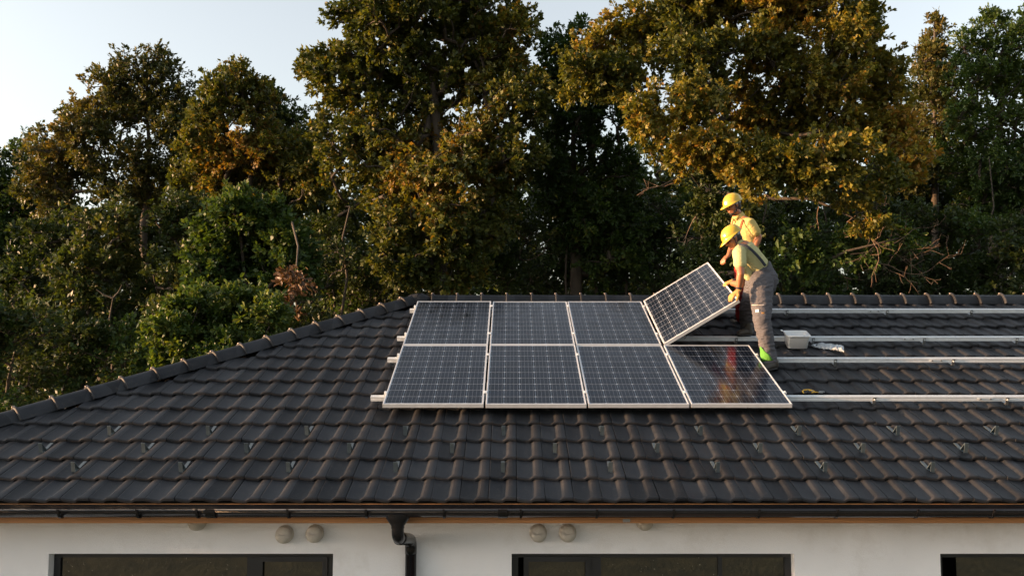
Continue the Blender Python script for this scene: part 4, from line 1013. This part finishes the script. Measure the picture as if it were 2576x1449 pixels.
# small yellow and black tool with two thin rods
tp = roofpt(2040, 987, .022); tool = empty('hand_tool', tuple(tp), (AL, 0, R(4)))
tag(tool, 'small yellow and black hand tool with two thin rods, lying above the lowest rail', 'tool')
bm = bmesh.new(); loft(bm, [(-.085, -.02, .004), (-.088, .01, .008), (-.065, .033, .012), (-.02, .034, .014), (.01, .02, .014), (.03, .0, .012)], [.007, .008, .008, .009, .010, .009], n=10); bm_obj('grip_frame', bm, M['tool_y'], tool, True)
bm = bmesh.new(); loft(bm, [(-.075, -.024, .004), (-.055, -.01, .006), (-.035, .006, .010), (-.03, .028, .012)], [.011, .014, .013, .008], n=10); bm_obj('grip_pad', bm, M['rubber'], tool, True)
bm = bmesh.new(); loft(bm, [(.0, -.026, .008), (.02, -.012, .010), (.05, -.014, .009), (.085, -.018, .007)], [.006, .008, .006, .003], n=10); bm_obj('lower_jaw', bm, M['tool_y'], tool, True)
bm = bmesh.new(); loft(bm, [(.02, .02, .014), (.05, .008, .012), (.08, .002, .01)], [.010, .009, .006], n=10); bm_obj('upper_jaw', bm, M['rubber'], tool, True)
for a, b in (((.05, .006, .012), (.145, -.002, .008)), ((.07, -.018, .008), (.115, -.022, .006))):
    bm = bmesh.new(); loft(bm, [a, b], [.0028, .0022], n=8); bm_obj('rod', bm, M['alu'], tool, True)
bm = bmesh.new(); ell(bm, (.012, .0, .018), (.009, .009, .005), seg=12, rings=8); bm_obj('pivot', bm, M['steel'], tool, True)
# cable hanging from the lifted panel
def cable(pts, label):
    pts = [Vector(p) for p in pts]; sm = []
    for k in range(len(pts) - 1):
        p0 = pts[max(0, k - 1)]; p1, p2 = pts[k], pts[k + 1]; p3 = pts[min(len(pts) - 1, k + 2)]
        for j in range(6):
            t = j / 6; sm.append(.5 * ((2 * p1) + (p2 - p0) * t + (2 * p0 - 5 * p1 + 4 * p2 - p3) * t * t + (3 * p1 - p0 - 3 * p2 + p3) * t ** 3))
    sm.append(pts[-1]); bm = bmesh.new(); o0 = sm[0].copy(); loft(bm, [p - o0 for p in sm], [.0035] * len(sm), n=8)
    o = bm_obj('cable', bm, M['rubber'], None, True); o.location = o0; tag(o, label, 'cable')
cable([roofpt(1690, 853, .10), roofpt(1712, 846, .14), roofpt(1735, 842, .12), roofpt(1752, 850, .045), roofpt(1768, 858, .022), roofpt(1782, 852, .022)], 'thin black cable looping out from under the lifted solar panel')
cable([roofpt(1722, 852, .10), roofpt(1742, 833, .16), roofpt(1757, 836, .13), roofpt(1760, 851, .04), roofpt(1745, 858, .022)], 'second thin black cable standing up in an arc beside the lifted panel')

# ---------------------------------------------------------------- people
def cloth(name, col, var=.08, rough=.85, vs_=14, bump=.35, bs=90, stretch=None):
    return mat(name, col, rough, var=var, vscale=vs_, bump=bump, bscale=bs, spec=.2, stretch=stretch)
M['skin'] = mat('sunlit_skin', (.31, .120, .050), .5, var=.08, vscale=18, bump=.08, bscale=80)
M['shirt'] = cloth('yellow_polo_fabric', (.40, .38, .19), .04, bump=.2)
M['shirt2'] = cloth('golden_polo_fabric', (.45, .36, .13), .04, bump=.2)
M['trouser'] = cloth('grey_work_cloth', (.085, .083, .092), .10)
M['trouser_d'] = cloth('dark_grey_work_cloth', (.055, .057, .062), .10)
M['red'] = cloth('red_work_cloth', (.22, .014, .012), .08)
M['strap'] = cloth('dark_strap', (.03, .035, .045), .05)
M['strap_red'] = cloth('rust_strap', (.42, .13, .05), .05)
M['helmet'] = mat('yellow_helmet_plastic', (.50, .34, .03), .28, var=.04, vscale=9, coat=.3)
M['glove'] = cloth('orange_work_glove', (.46, .24, .08), .1)
M['hair'] = mat('dark_hair', (.018, .013, .010), .7, bump=.5, bscale=150, stretch=(1, 1, .3))
M['boot'] = mat('brown_black_boot_leather', (.045, .038, .030), .6, var=.2, vscale=20, bump=.2)
M['sole'] = mat('shoe_rubber', (.55, .52, .48), .7)
M['sneaker'] = mat('dark_canvas', (.03, .03, .035), .8)
M['hiviz'] = cloth('lime_hiviz_cloth', (.09, .26, .04), .05)
M['grey_band'] = mat('grey_helmet_band', (.30, .31, .32), .6)
M['lens'] = mat('dark_lens', (.01, .01, .012), .08)
M['eye'] = mat('eye_white', (.6, .56, .52), .3)
M['lip'] = mat('lip_skin', (.34, .14, .10), .5)
DG_ = None
def bake(name, bm, voxel, mt, parent, smooth=4, fac=.5, folds=None, cut=None):
    """union the overlapping shapes into one skin"""
    me = bpy.data.meshes.new(name); bmesh.ops.recalc_face_normals(bm, faces=bm.faces[:]); bm.to_mesh(me); bm.free()
    o = bpy.data.objects.new(name, me); C.objects.link(o)
    r = o.modifiers.new('r', 'REMESH'); r.mode = 'VOXEL'; r.voxel_size = voxel; r.use_smooth_shade = True
    s = o.modifiers.new('s', 'SMOOTH'); s.iterations = smooth; s.factor = fac
    dg = bpy.context.evaluated_depsgraph_get(); dg.update()
    m2 = bpy.data.meshes.new_from_object(o.evaluated_get(dg)); bpy.data.objects.remove(o); bpy.data.meshes.remove(me)
    m2.name = name
    if folds:
        n = len(m2.vertices); nr = [v.normal.copy() for v in m2.vertices]
        for v, nn in zip(m2.vertices, nr): v.co = v.co + nn * folds(v.co)
    if cut:
        b = bmesh.new(); b.from_mesh(m2)
        for pc, pn in cut:
            bmesh.ops.bisect_plane(b, geom=b.verts[:] + b.edges[:] + b.faces[:], plane_co=pc, plane_no=pn, clear_outer=True)
        b.to_mesh(m2); b.free()
    m2.materials.clear(); m2.materials.append(mt)
    m2.polygons.foreach_set('use_smooth', [True] * len(m2.polygons))
    o = bpy.data.objects.new(name, m2); C.objects.link(o); o.parent = parent
    m2.transform(Matrix.Translation(parent.location).inverted())
    return o
def folds_fn(amp, sc, seed=0, center=None, zs=1.0):
    def f(p):
        q = Vector((p.x * sc * .8 + p.z * sc * .5 + seed, p.y * sc * .8, p.z * sc * zs * 1.3 - p.x * sc * .5))
        a = noise.noise(q); b = noise.noise(q * 2.1 + Vector((5, 1, 2))); c = noise.noise(q * 4.3)
        return amp * (.8 - 2.2 * abs(a)) * .8 + amp * (.5 - 1.6 * abs(b)) * .6 + amp * .22 * c
    return f
def hand(bm, wrist, d, palm, curl, k=1.0, thumb_side=1, spread=8, glove=0.0):
    """wrist point, direction to the knuckles, the way the palm faces; five separate fingers"""
    w = Vector(wrist); d = Vector(d).normalized(); n = Vector(palm); n = (n - d * n.dot(d)).normalized(); s = d.cross(n).normalized() * thumb_side
    g = glove
    loft(bm, [w - d * .02 * k, w + d * .02 * k, w + d * .055 * k, w + d * .088 * k], [((.026 + g) * k, (.019 + g) * k), ((.032 + g) * k, (.017 + g) * k), ((.040 + g) * k, (.016 + g) * k), ((.037 + g) * k, (.013 + g) * k)], side=s, n=12)
    for i, (off, L) in enumerate(((.030, .074), (.010, .084), (-.011, .078), (-.030, .060))):
        b = w + d * .082 * k + s * off * k; dd = (d + s * math.tan(R(spread)) * (off / .03)).normalized()
        pts = [b]; ang = 0; r = (.0098 + g) * k
        for q, fr_ in enumerate((.46, .30, .24)):
            ang += curl[i] * (.8 if q == 0 else 1.0)
            v = dd * math.cos(R(ang)) + n * math.sin(R(ang)); pts.append(pts[-1] + v * L * fr_ * k)
        loft(bm, pts, [r, r * .97, r * .92, r * .8], n=8)
    b = w + d * .022 * k + s * .026 * k; t1 = (d * .62 + s * .72 + n * .32).normalized(); t2 = (d * .85 + s * .25 + n * .45).normalized()
    loft(bm, [b, b + t1 * .042 * k, b + t1 * .042 * k + t2 * .034 * k, b + t1 * .042 * k + t2 * .058 * k], [(.0135 + g) * k, (.0125 + g) * k, (.0108 + g) * k, (.0085 + g) * k], n=8)
def head(bm, c, fwd, up, k=1.0, only=None):
    f = Vector(fwd).normalized(); u = Vector(up); u = (u - f * u.dot(f)).normalized(); s = f.cross(u).normalized()
    H = Matrix((f, s, u)).transposed()
    def pt(a, b, c_): return Vector(c) + H @ Vector((a, b, c_)) * k
    def e(p, r): ell(bm, pt(*p), tuple(q * k for q in r), H, 16, 12)
    e((-.008, 0, .035), (.096, .078, .092)); e((.022, 0, -.02), (.068, .064, .085)); e((.040, 0, -.078), (.040, .043, .032)); e((.065, 0, -.092), (.020, .024, .018))
    e((.080, 0, .028), (.020, .055, .014))                                          # brow
    loft(bm, [pt(.088, 0, .020), pt(.105, 0, -.012), pt(.112, 0, -.026)], [(.009 * k), (.012 * k), (.014 * k)], n=10)    # nose
    e((.096, .011, -.030), (.010, .008, .007)); e((.096, -.011, -.030), (.010, .008, .007))
    e((.086, 0, -.056), (.012, .026, .007)); e((.084, 0, -.066), (.011, .023, .008))
    for b in (-1, 1):
        e((.062, b * .038, -.022), (.026, .024, .024)); e((-.008, b * .079, -.008), (.020, .009, .033)); e((-.014, b * .084, .008), (.016, .006, .014))
    return pt, H
def helmet(parent, c, H, pt, k=1.0):
    h = bmesh.new(); rows = []; n = 40; m = 12
    for i in range(m + 1):
        ph = math.pi / 2 * i / m; row = []
        for j in range(n):
            a = 2 * math.pi * j / n; ca, sa = math.cos(a), math.sin(a)
            rx, ry, rz = .133, .111, .113
            rid = 1 + .030 * math.exp(-(sa * math.cos(ph) * 6) ** 2) * math.cos(ph * .6) - .015 * math.exp(-((abs(sa) - .28) * 9) ** 2) * math.cos(ph)
            x = rx * math.cos(ph) ** .85 * ca * rid; y = ry * math.cos(ph) ** .85 * sa * rid; z = rz * math.sin(ph) * (1 + .04 * math.exp(-(y / .03) ** 2))
            zo = .045 - .016 * ca * (1 - i / m)
            row.append(h.verts.new(pt(x - .008, y, z + zo)))
        rows.append(row)
    for a, b in zip(rows, rows[1:]):
        for j in range(n): h.faces.new((a[j], a[(j + 1) % n], b[(j + 1) % n], b[j]))
    # brim, long at the front
    prev = rows[0]; 
    for t, dz in ((.35, -.002), (1.0, -.012), (1.0, -.017), (.3, -.010), (-.1, -.004)):
        cur = []
        for j in range(n):
            a = 2 * math.pi * j / n; ca, sa = math.cos(a), math.sin(a)
            fr_ = max(0, ca) ** 1.5; wd = .010 + .048 * fr_
            rx, ry = .133, .111
            cur.append(h.verts.new(pt((rx + wd * t) * ca - .008, (ry + wd * t * .55) * sa, .045 - .016 * ca + dz - .020 * fr_ * max(0, t))))
        for j in range(n): h.faces.new((prev[j], prev[(j + 1) % n], cur[(j + 1) % n], cur[j]))
        prev = cur
    bmesh.ops.remove_doubles(h, verts=h.verts[:], dist=1e-6)
    o = bm_obj('hard_hat', h, M['helmet'], parent, True, wg=True)
    # head band and chin strap
    b = bmesh.new(); R1, R2 = [], []
    for j in range(28):
        a = 2 * math.pi * j / 28
        R1.append(b.verts.new(pt(.108 * math.cos(a) - .008, .088 * math.sin(a), .040))); R2.append(b.verts.new(pt(.106 * math.cos(a) - .010, .086 * math.sin(a), .012 if math.cos(a) < .2 else .030)))
    for j in range(28): b.faces.new((R1[j], R1[(j + 1) % 28], R2[(j + 1) % 28], R2[j]))
    bm_obj('headband', b, M['grey_band'], o, True, wg=True)
    for sg in (-1, 1):
        b = bmesh.new(); loft(b, [pt(.030, sg * .090, .035), pt(.020, sg * .084, -.02), pt(.028, sg * .066, -.075), pt(.052, sg * .022, -.112), pt(.058, 0, -.114)], [(.006, .0025)] * 5, side=Vector((1, 0, 0)), n=6); bm_obj('chin_strap', b, M['strap'], o, True, wg=True)
        b = bmesh.new(); loft(b, [pt(-.040, sg * .086, .03), pt(-.012, sg * .088, -.03), pt(.024, sg * .070, -.07)], [(.005, .0022)] * 3, side=Vector((1, 0, 0)), n=6); bm_obj('ear_strap', b, M['strap'], o, True, wg=True)
def hair(parent, pt, H, k=1.0):
    b = bmesh.new(); ell(b, pt(-.020, 0, .030), (.094, .082, .094), H, 20, 14); ell(b, pt(-.048, 0, -.022), (.058, .066, .060), H, 20, 14)
    bake('hair', b, .008, M['hair'], parent, 2)
def glasses(parent, pt, H):
    b = bmesh.new()
    for sg in (-1, 1): ell(b, pt(.097, sg * .030, .008), (.008, .029, .017), H, 16, 10)
    g = bm_obj('sunglasses', b, M['lens'], parent, True, wg=True)
    for sg in (-1, 1):
        b = bmesh.new(); loft(b, [pt(.096, sg * .058, .013), pt(.05, sg * .080, .012), pt(-.012, sg * .090, .010)], [.0034] * 3, n=8); bm_obj('temple_arm', b, M['alu'], g, True, wg=True)
def eyes(parent, pt, H):
    for sg in (-1, 1):
        b = bmesh.new(); ell(b, pt(.083, sg * .031, .006), (.008, .013, .008), H, 12, 8); e = bm_obj('eye', b, M['eye'], parent, True, wg=True)
        b = bmesh.new(); ell(b, pt(.089, sg * .031, .004), (.003, .006, .006), H, 12, 8); bm_obj('iris', b, M['hair'], e, True, wg=True)
def shoe(parent, heel, toe, up, name, mtop, msole, k=1.0, ankle=.0):
    a, t, u = Vector(heel), Vector(toe), Vector(up).normalized(); d = (t - a); L = d.length; d.normalize(); s = d.cross(u).normalized(); u = s.cross(d).normalized()
    b = bmesh.new()
    loft(b, [a + d * .03 + u * .045, a + d * .10 + u * .050, a + d * .17 + u * .038, a + d * (L - .045) + u * .030], [(.038, .045), (.042, .046), (.046, .034), (.042, .024)], side=s, n=14)
    loft(b, [a + d * .045 + u * .05, a + d * .045 + u * (.10 + ankle)], [(.040, .046), (.040, .046)], side=s, n=14)
    o = bake(name, b, .009, mtop, parent, 3)
    b = bmesh.new(); loft(b, [a + d * .035 + u * .010, a + d * .11 + u * .010, a + d * .18 + u * .010, a + d * (L - .045) + u * .010], [(.041, .014), (.038, .014), (.048, .014), (.044, .014)], side=s, n=14)
    bake('sole', b, .008, msole, o, 2) if False else None
    so = bm_obj('sole', b, msole, o, True, wg=True) if b.is_valid else None
    b = bmesh.new()
    for q in range(4):
        c = a + d * (.105 + q * .022) + u * (.088 - q * .012); loft(b, [c - s * .022, c + u * .006, c + s * .022], [.0035] * 3, n=6)
    bm_obj('laces', b, M['strap'] if name == 'boot' else M['sole'], o, True, wg=True)

# ---- first worker: bends over the lifted panel, back half turned to the camera
def worker_front():
    w = empty('person', tuple(roofpt(1925, 900)))
    tag(w, 'bending worker in yellow polo, grey bib trousers and gloves, gripping the lifted panel', 'person')
    A = P
    hipC = A(1917, 700, 10.30); hipN, hipF = A(1915, 712, 10.18), A(1905, 708, 10.46)
    kN, aN = A(1917, 806, 9.92), A(1936, 905, 9.90); kF, aF = A(1880, 778, 10.60), A(1879, 832, 10.84)
    waist = A(1909, 672, 10.30); chest = A(1886, 645, 10.30); upc = A(1871, 626, 10.30); neck = A(1856, 610, 10.31); hc = A(1844, 601, 10.30)
    shN, shF = A(1860, 637, 10.12), A(1862, 624, 10.48)
    elN, wrN = A(1863, 690, 10.00), A(1857, 731, 10.05); 
    elF, wrF = A(1866, 716, 10.52), A(1835, 712, 10.74)
    lat = (shF - shN).normalized()
    body = bmesh.new()
    fwd = Vector((-1, -.12, -.62)); up = Vector((-.55, 0, .9))
    pt, H = head(body, hc, fwd, up)
    loft(body, [hc + (neck - hc) * .5, neck, upc], [.056, .058, .07], n=14)
    loft(body, [upc, chest, waist, hipC], [(.17, .10), (.17, .115), (.155, .11), (.165, .13)], side=lat, n=18)
    for sh, el, wr in ((shN, elN, wrN), (shF, elF, wrF)):
        loft(body, [upc.lerp(sh, .5), sh], [.062, .050], n=12); loft(body, [sh, sh.lerp(el, .5), el], [.050, .047, .043], n=14)
        loft(body, [el, el.lerp(wr, .3), wr.lerp(el, .1), wr], [.042, .044, .030, .027], n=14)
    for h_, k_, a_ in ((hipN, kN, aN), (hipF, kF, aF)):
        loft(body, [h_, h_.lerp(k_, .5), k_, k_.lerp(a_, .35), a_], [.095, .075, .055, .055, .040], n=14)
    # hands inside the gloves
    prC = RAISED @ Vector((PW, .06, 0)); 
    eg = (RAISED.to_3x3() @ Vector((0, 1, 0))).normalized(); acr = (RAISED.to_3x3() @ Vector((1, 0, 0))).normalized(); pn = (RAISED.to_3x3() @ Vector((0, 0, 1))).normalized()
    gN = RAISED @ Vector((PW + .035, .10, .012)); gF = RAISED @ Vector((PW + .045, .62, -.012))
    wrN2 = A(1857, 732, 10.02)
    dN = (A(1829, 754, 9.99) - wrN2); 
    hand(body, wrN2, dN, -pn + eg * .15, (10, 12, 20, 26), 1.0, 1, 18)
    wF2 = gF + acr * .05 - pn * .0
    dF = (RAISED @ Vector((PW - .02, .62, .012)) - wF2)
    hand(body, wF2, dF, -pn, (30, 30, 32, 34), 1.0, -1, 5)
    bd = bake('body', body, .0085, M['skin'], w, 3)
    loftF = None
    # gloves: shells over the hands, cut at the wrist
    b = bmesh.new(); hand(b, wrN2, dN, -pn + eg * .15, (10, 12, 20, 26), 1.0, 1, 18, .0045)
    g1 = bake('glove', b, .006, M['glove'], w, 2)
    b = bmesh.new(); hand(b, wF2, dF, -pn, (30, 30, 32, 34), 1.0, -1, 5, .0045)
    g2 = bake('glove', b, .006, M['glove'], w, 2)
    for g, wr, el in ((g1, wrN2, elN), (g2, wF2, elF)):
        b = bmesh.new(); d = (el - wr).normalized(); loft(b, [wr + d * .022, wr + d * .040], [.034, .034], n=16, hemi=False); bm_obj('cuff', b, M['strap'], g, True, wg=True)
    # polo shirt
    b = bmesh.new()
    loft(b, [upc.lerp(neck, .35), upc, chest, waist, waist.lerp(hipC, .35)], [(.10, .078), (.192, .118), (.190, .136), (.170, .124), (.168, .126)], side=lat, n=20)
    belly = A(1886, 692, 10.3); loft(b, [A(1866, 655, 10.3), A(1875, 675, 10.3), belly], [(.14, .07), (.14, .085), (.12, .07)], side=lat, n=16)
    for sh, el in ((shN, elN), (shF, elF)):
        loft(b, [upc.lerp(sh, .4), sh, sh.lerp(el, .30), sh.lerp(el, .50)], [.085, .080, .074, .073], n=16)
    sh_ = bake('polo_shirt', b, .008, M['shirt'], w, 3, folds=folds_fn(.0055, 10, 3, zs=.7), cut=[(shN.lerp(elN, .50), (elN - shN).normalized())] if False else None)
    b = bmesh.new(); nd = (hc - neck).normalized(); loft(b, [neck.lerp(upc, .25), neck.lerp(upc, -.05)], [.070, .066], n=18, hemi=False, caps=False); bm_obj('collar', b, M['shirt'], sh_, True, wg=True)
    # bib trousers
    b = bmesh.new()
    loft(b, [waist.lerp(hipC, .55), hipC, hipC + Vector((0, 0, -.07))], [(.180, .145), (.200, .168), (.185, .160)], side=lat, n=20)
    ell(b, A(1928, 704, 10.28), (.13, .17, .14))
    loft(b, [hipN, hipN.lerp(kN, .33), hipN.lerp(kN, .7), kN, kN.lerp(aN, .3), kN.lerp(aN, .7), aN + Vector((0, 0, -.02))], [.140, .126, .110, .092, .088, .082, .088], n=18)
    loft(b, [hipF, hipF.lerp(kF, .4), kF, kF.lerp(aF, .5), aF], [.135, .118, .094, .086, .078], n=18)
    tr = bake('bib_trousers', b, .0085, M['trouser'], w, 3, folds=folds_fn(.011, 9, 9, zs=1.9))
    b = bmesh.new(); loft(b, [chest.lerp(waist, .1), chest.lerp(waist, .6), waist, hipC.lerp(waist, .3)], [(.200, .150), (.192, .146), (.184, .141), (.195, .160)], side=lat, n=24, hemi=False)
    p1_, p2_ = A(1929, 660, 10.3), A(1900, 709, 10.3); nn_ = (p2_ - p1_).cross(Vector((0, 1, 0))); nn_ = nn_ if nn_.x < 0 else -nn_
    bake('bib_back', b, .009, M['trouser'], w, 3, folds=folds_fn(.005, 9, 9), cut=[(p1_, nn_.normalized()), (A(1928, 658, 10.3), Vector((-.1, 0, 1)).normalized())])
    # braces over the shoulders
    back = (Vector((1, 0, .5))).normalized()
    for sg, (u0, v0, z0) in ((-1, (0, 0, 0)), ):
        b = bmesh.new(); S = [A(1860, 616, 10.16), A(1868, 615.5, 10.12), A(1878, 619, 10.09), A(1891, 629, 10.085), A(1905, 643, 10.09), A(1916, 656, 10.10), A(1925, 668, 10.10)]
        loft(b, S, [(.006, .018)] * len(S), side=Vector((0, -1, .3)), n=8); bm_obj('brace', b, M['strap'], tr, True, wg=True)
        b = bmesh.new(); S = [A(1846, 640, 10.14), A(1849, 656, 10.12), A(1856, 672, 10.14), A(1866, 688, 10.18)]
        loft(b, S, [(.006, .016)] * len(S), side=Vector((-1, -.6, 0)), n=8); bm_obj('brace', b, M['strap'], tr, True, wg=True)
    # pocket, buckle, knee seam, hi-viz hem
    kd = (kN - hipN).normalized()
    b = bmesh.new(); pc = A(1893, 784, 9.82); 
    box(b, (-.022, -.004, -.018), (.022, .004, .018), Matrix.Translation(hipN.lerp(kN, .76) + Vector((-.078, -.092, 0))) @ Matrix.Rotation(R(-40), 4, 'Z'), bev=.003); bm_obj('pocket_badge', b, M['bag'], tr, wg=True)
    b = bmesh.new(); box(b, (-.015, -.004, -.009), (.015, .004, .009), Matrix.Translation(hipN.lerp(kN, .82) + Vector((-.02, -.114, 0))), bev=.002); bm_obj('pocket_tab', b, M['glove'], tr, wg=True)
    def on_leg(t, a, r): return hipN.lerp(kN, t) + Vector((-math.sin(R(a)), -math.cos(R(a)), 0)) * r
    b = bmesh.new(); loft(b, [on_leg(.60, 75, .126), on_leg(.61, 55, .126), on_leg(.615, 30, .126), on_leg(.61, 5, .126)], [.003] * 4, n=6); bm_obj('seam', b, M['sole'], tr, True, wg=True)
    b = bmesh.new(); d = (aN - kN).normalized(); fr_ = Vector((-.75, -.65, 0)).normalized(); q = kN.lerp(aN, .66); sd_ = d.cross(fr_).normalized(); V_ = []
    rad = .093
    for (t, wd, tw_) in ((.66, .008, .30), (.74, .022, .2), (.82, .04, .12), (.88, .060, .0), (1.03, .080, -.1)):
        c = kN.lerp(aN, t); row = []
        for j in range(7):
            an = (j / 6 - .5) * 2 * wd / rad + tw_
            o_ = (fr_ * math.cos(an) + sd_ * math.sin(an)) * rad; row.append(b.verts.new(c + o_))
        V_.append(row)
    for a, c in zip(V_, V_[1:]):
        for j in range(6): b.faces.new((a[j], a[j + 1], c[j + 1], c[j]))
    bmesh.ops.recalc_face_normals(b, faces=b.faces[:]); bmesh.ops.solidify(b, geom=b.faces[:], thickness=.004); bm_obj('reflective_hem', b, M['hiviz'], tr, True, wg=True)
    helmet(w, hc, H, pt); hair(w, pt, H); glasses(w, pt, H)
    shoe(w, roofpt(1955, 926, .005), roofpt(1915, 934, .005) + Vector((-.02, -.02, 0)), NR, 'boot', M['boot'], M['rubber'], ankle=-.02)
    shoe(w, roofpt(1893, 845, .09), roofpt(1862, 846, .09) + Vector((-.07, -.02, 0)), Vector((0, -.1, 1)), 'boot', M['boot'], M['rubber'], ankle=.04)
worker_front()
def worker_back():
    w = empty('person', tuple(roofpt(1875, 800)))
    tag(w, 'standing bearded worker with sunglasses and rust-coloured braces, behind the bending one', 'person')
    A = P; Z = 11.25
    hc = A(1844, 518, Z); neck = A(1856, 541, Z + .03); upc = A(1866, 560, Z + .05); chest = A(1872, 580, Z + .05); waist = A(1878, 620, Z + .08); hipC = A(1882, 655, Z + .1)
    shN, shF = A(1888, 563, Z - .14), A(1852, 560, Z + .18)
    elN, wrN = A(1908, 597, Z - .10), A(1895, 632, Z - .14)
    elF, wrF = A(1848, 606, Z + .02), A(1833, 642, Z - .18)
    hipN, hipF = A(1886, 662, Z + .0), A(1874, 662, Z + .2)
    kN, aN = A(1882, 735, Z - .02), A(1884, 798, Z + .12); kF, aF = A(1866, 738, Z + .08), A(1867, 797, Z + .16)
    lat = (shF - shN).normalized()
    body = bmesh.new(); fwd = Vector((-1, -.40, -.34)); up = Vector((-.3, -.05, 1))
    pt, H = head(body, hc, fwd, up)
    loft(body, [hc + (neck - hc) * .5, neck, upc], [.056, .058, .07], n=14)
    loft(body, [upc, chest, waist, hipC], [(.16, .09), (.17, .11), (.15, .10), (.16, .12)], side=lat, n=18)
    for sh, el, wr in ((shN, elN, wrN), (shF, elF, wrF)):
        loft(body, [upc.lerp(sh, .5), sh], [.062, .050], n=12); loft(body, [sh, sh.lerp(el, .5), el], [.050, .049, .046], n=14)
        loft(body, [el, el.lerp(wr, .3), wr.lerp(el, .1), wr], [.045, .046, .031, .028], n=14)
    for h_, k_, a_ in ((hipN, kN, aN), (hipF, kF, aF)): loft(body, [h_, h_.lerp(k_, .5), k_, k_.lerp(a_, .35), a_], [.095, .075, .055, .055, .040], n=14)
    hand(body, wrF, Vector((-.75, -.25, -.62)), Vector((.3, .3, -.9)), (22, 26, 30, 34), 1.0, -1, 8)
    hand(body, wrN, Vector((-.3, .1, -.9)), Vector((-.6, .7, 0)), (18, 20, 22, 24), 1.0, 1, 6)
    bake('body', body, .0085, M['skin'], w, 3)
    b = bmesh.new()
    loft(b, [upc.lerp(neck, .4), upc, chest, waist, waist.lerp(hipC, .45)], [(.095, .075), (.185, .112), (.195, .132), (.180, .130), (.186, .136)], side=lat, n=20)
    for sh, el in ((shN, elN), (shF, elF)): loft(b, [upc.lerp(sh, .4), sh, sh.lerp(el, .35), sh.lerp(el, .58)], [.080, .070, .070, .072], n=16)
    sh_ = bake('polo_shirt', b, .008, M['shirt2'], w, 3, folds=folds_fn(.005, 10, 5, zs=.8))
    b = bmesh.new(); loft(b, [neck.lerp(upc, .35), neck.lerp(upc, -.15)], [.082, .068], n=18, hemi=False, caps=False); bm_obj('collar', b, M['shirt2'], sh_, True, wg=True)
    for sg in (-1, 1):
        b = bmesh.new(); n2 = Vector((-.9, -.5, 0)).normalized(); c0 = neck.lerp(upc, .35) + n2 * .012; s2 = n2.cross(Vector((0, 0, 1))) * sg
        v = [c0 + n2 * .055 + s2 * .005, c0 + n2 * .045 + s2 * .06 + Vector((0, 0, .025)), c0 + n2 * .075 + s2 * .055 - Vector((0, 0, .02)), c0 + n2 * .085 + s2 * .012 - Vector((0, 0, .045))]
        b.faces.new([b.verts.new(q) for q in v]); bmesh.ops.solidify(b, geom=b.faces[:], thickness=.004); bm_obj('collar_point', b, M['shirt2'], sh_, wg=True)
    b = bmesh.new()
    loft(b, [waist.lerp(hipC, .30), hipC, hipC + Vector((0, 0, -.06))], [(.178, .130), (.195, .150), (.18, .15)], side=lat, n=20)
    for h_, k_, a_, in ((hipN, kN, aN), (hipF, kF, aF)): loft(b, [h_, h_.lerp(k_, .4), k_, k_.lerp(a_, .5), a_], [.130, .115, .092, .082, .078], n=18)
    tr = bake('work_trousers', b, .008, M['red'], w, 3, folds=folds_fn(.010, 9, 2, zs=1.6))
    b = bmesh.new(); S = [A(1873, 549, Z - .02), A(1868, 556, Z - .13), A(1864, 568, Z - .16), A(1860, 580, Z - .165), A(1857, 600, Z - .16), A(1856, 625, Z - .13)]
    loft(b, S, [(.006, .017)] * len(S), side=Vector((-.5, -1, 0)), n=8); bm_obj('brace', b, M['strap_red'], tr, True, wg=True)
    b = bmesh.new(); S = [A(1848, 548, Z + .02), A(1843, 556, Z + .02), A(1839.5, 570, Z + .04), A(1839, 590, Z + .05), A(1842, 620, Z + .06)]
    loft(b, S, [(.006, .015)] * len(S), side=Vector((-1, -.5, 0)), n=8); bm_obj('brace', b, M['strap_red'], tr, True, wg=True)
    helmet(w, hc, H, pt); hair(w, pt, H); glasses(w, pt, H)
    b = bmesh.new(); ell(b, pt(.056, 0, -.094), (.028, .034, .022), H, 16, 10); ell(b, pt(.078, 0, -.086), (.010, .020, .014), H, 14, 8); ell(b, pt(.092, 0, -.046), (.008, .022, .004), H, 14, 8)
    for sg in (-1, 1): ell(b, pt(.030, sg * .048, -.078), (.030, .010, .016), H, 14, 8)
    bake('beard', b, .006, M['hair'], w, 2)
    shoe(w, roofpt(1868, 803, .01), roofpt(1842, 808, .01), NR, 'sneaker', M['sneaker'], M['sole'])
    shoe(w, roofpt(1893, 803, .01), roofpt(1866, 808, .01), NR, 'sneaker', M['sneaker'], M['sole'])
worker_back()
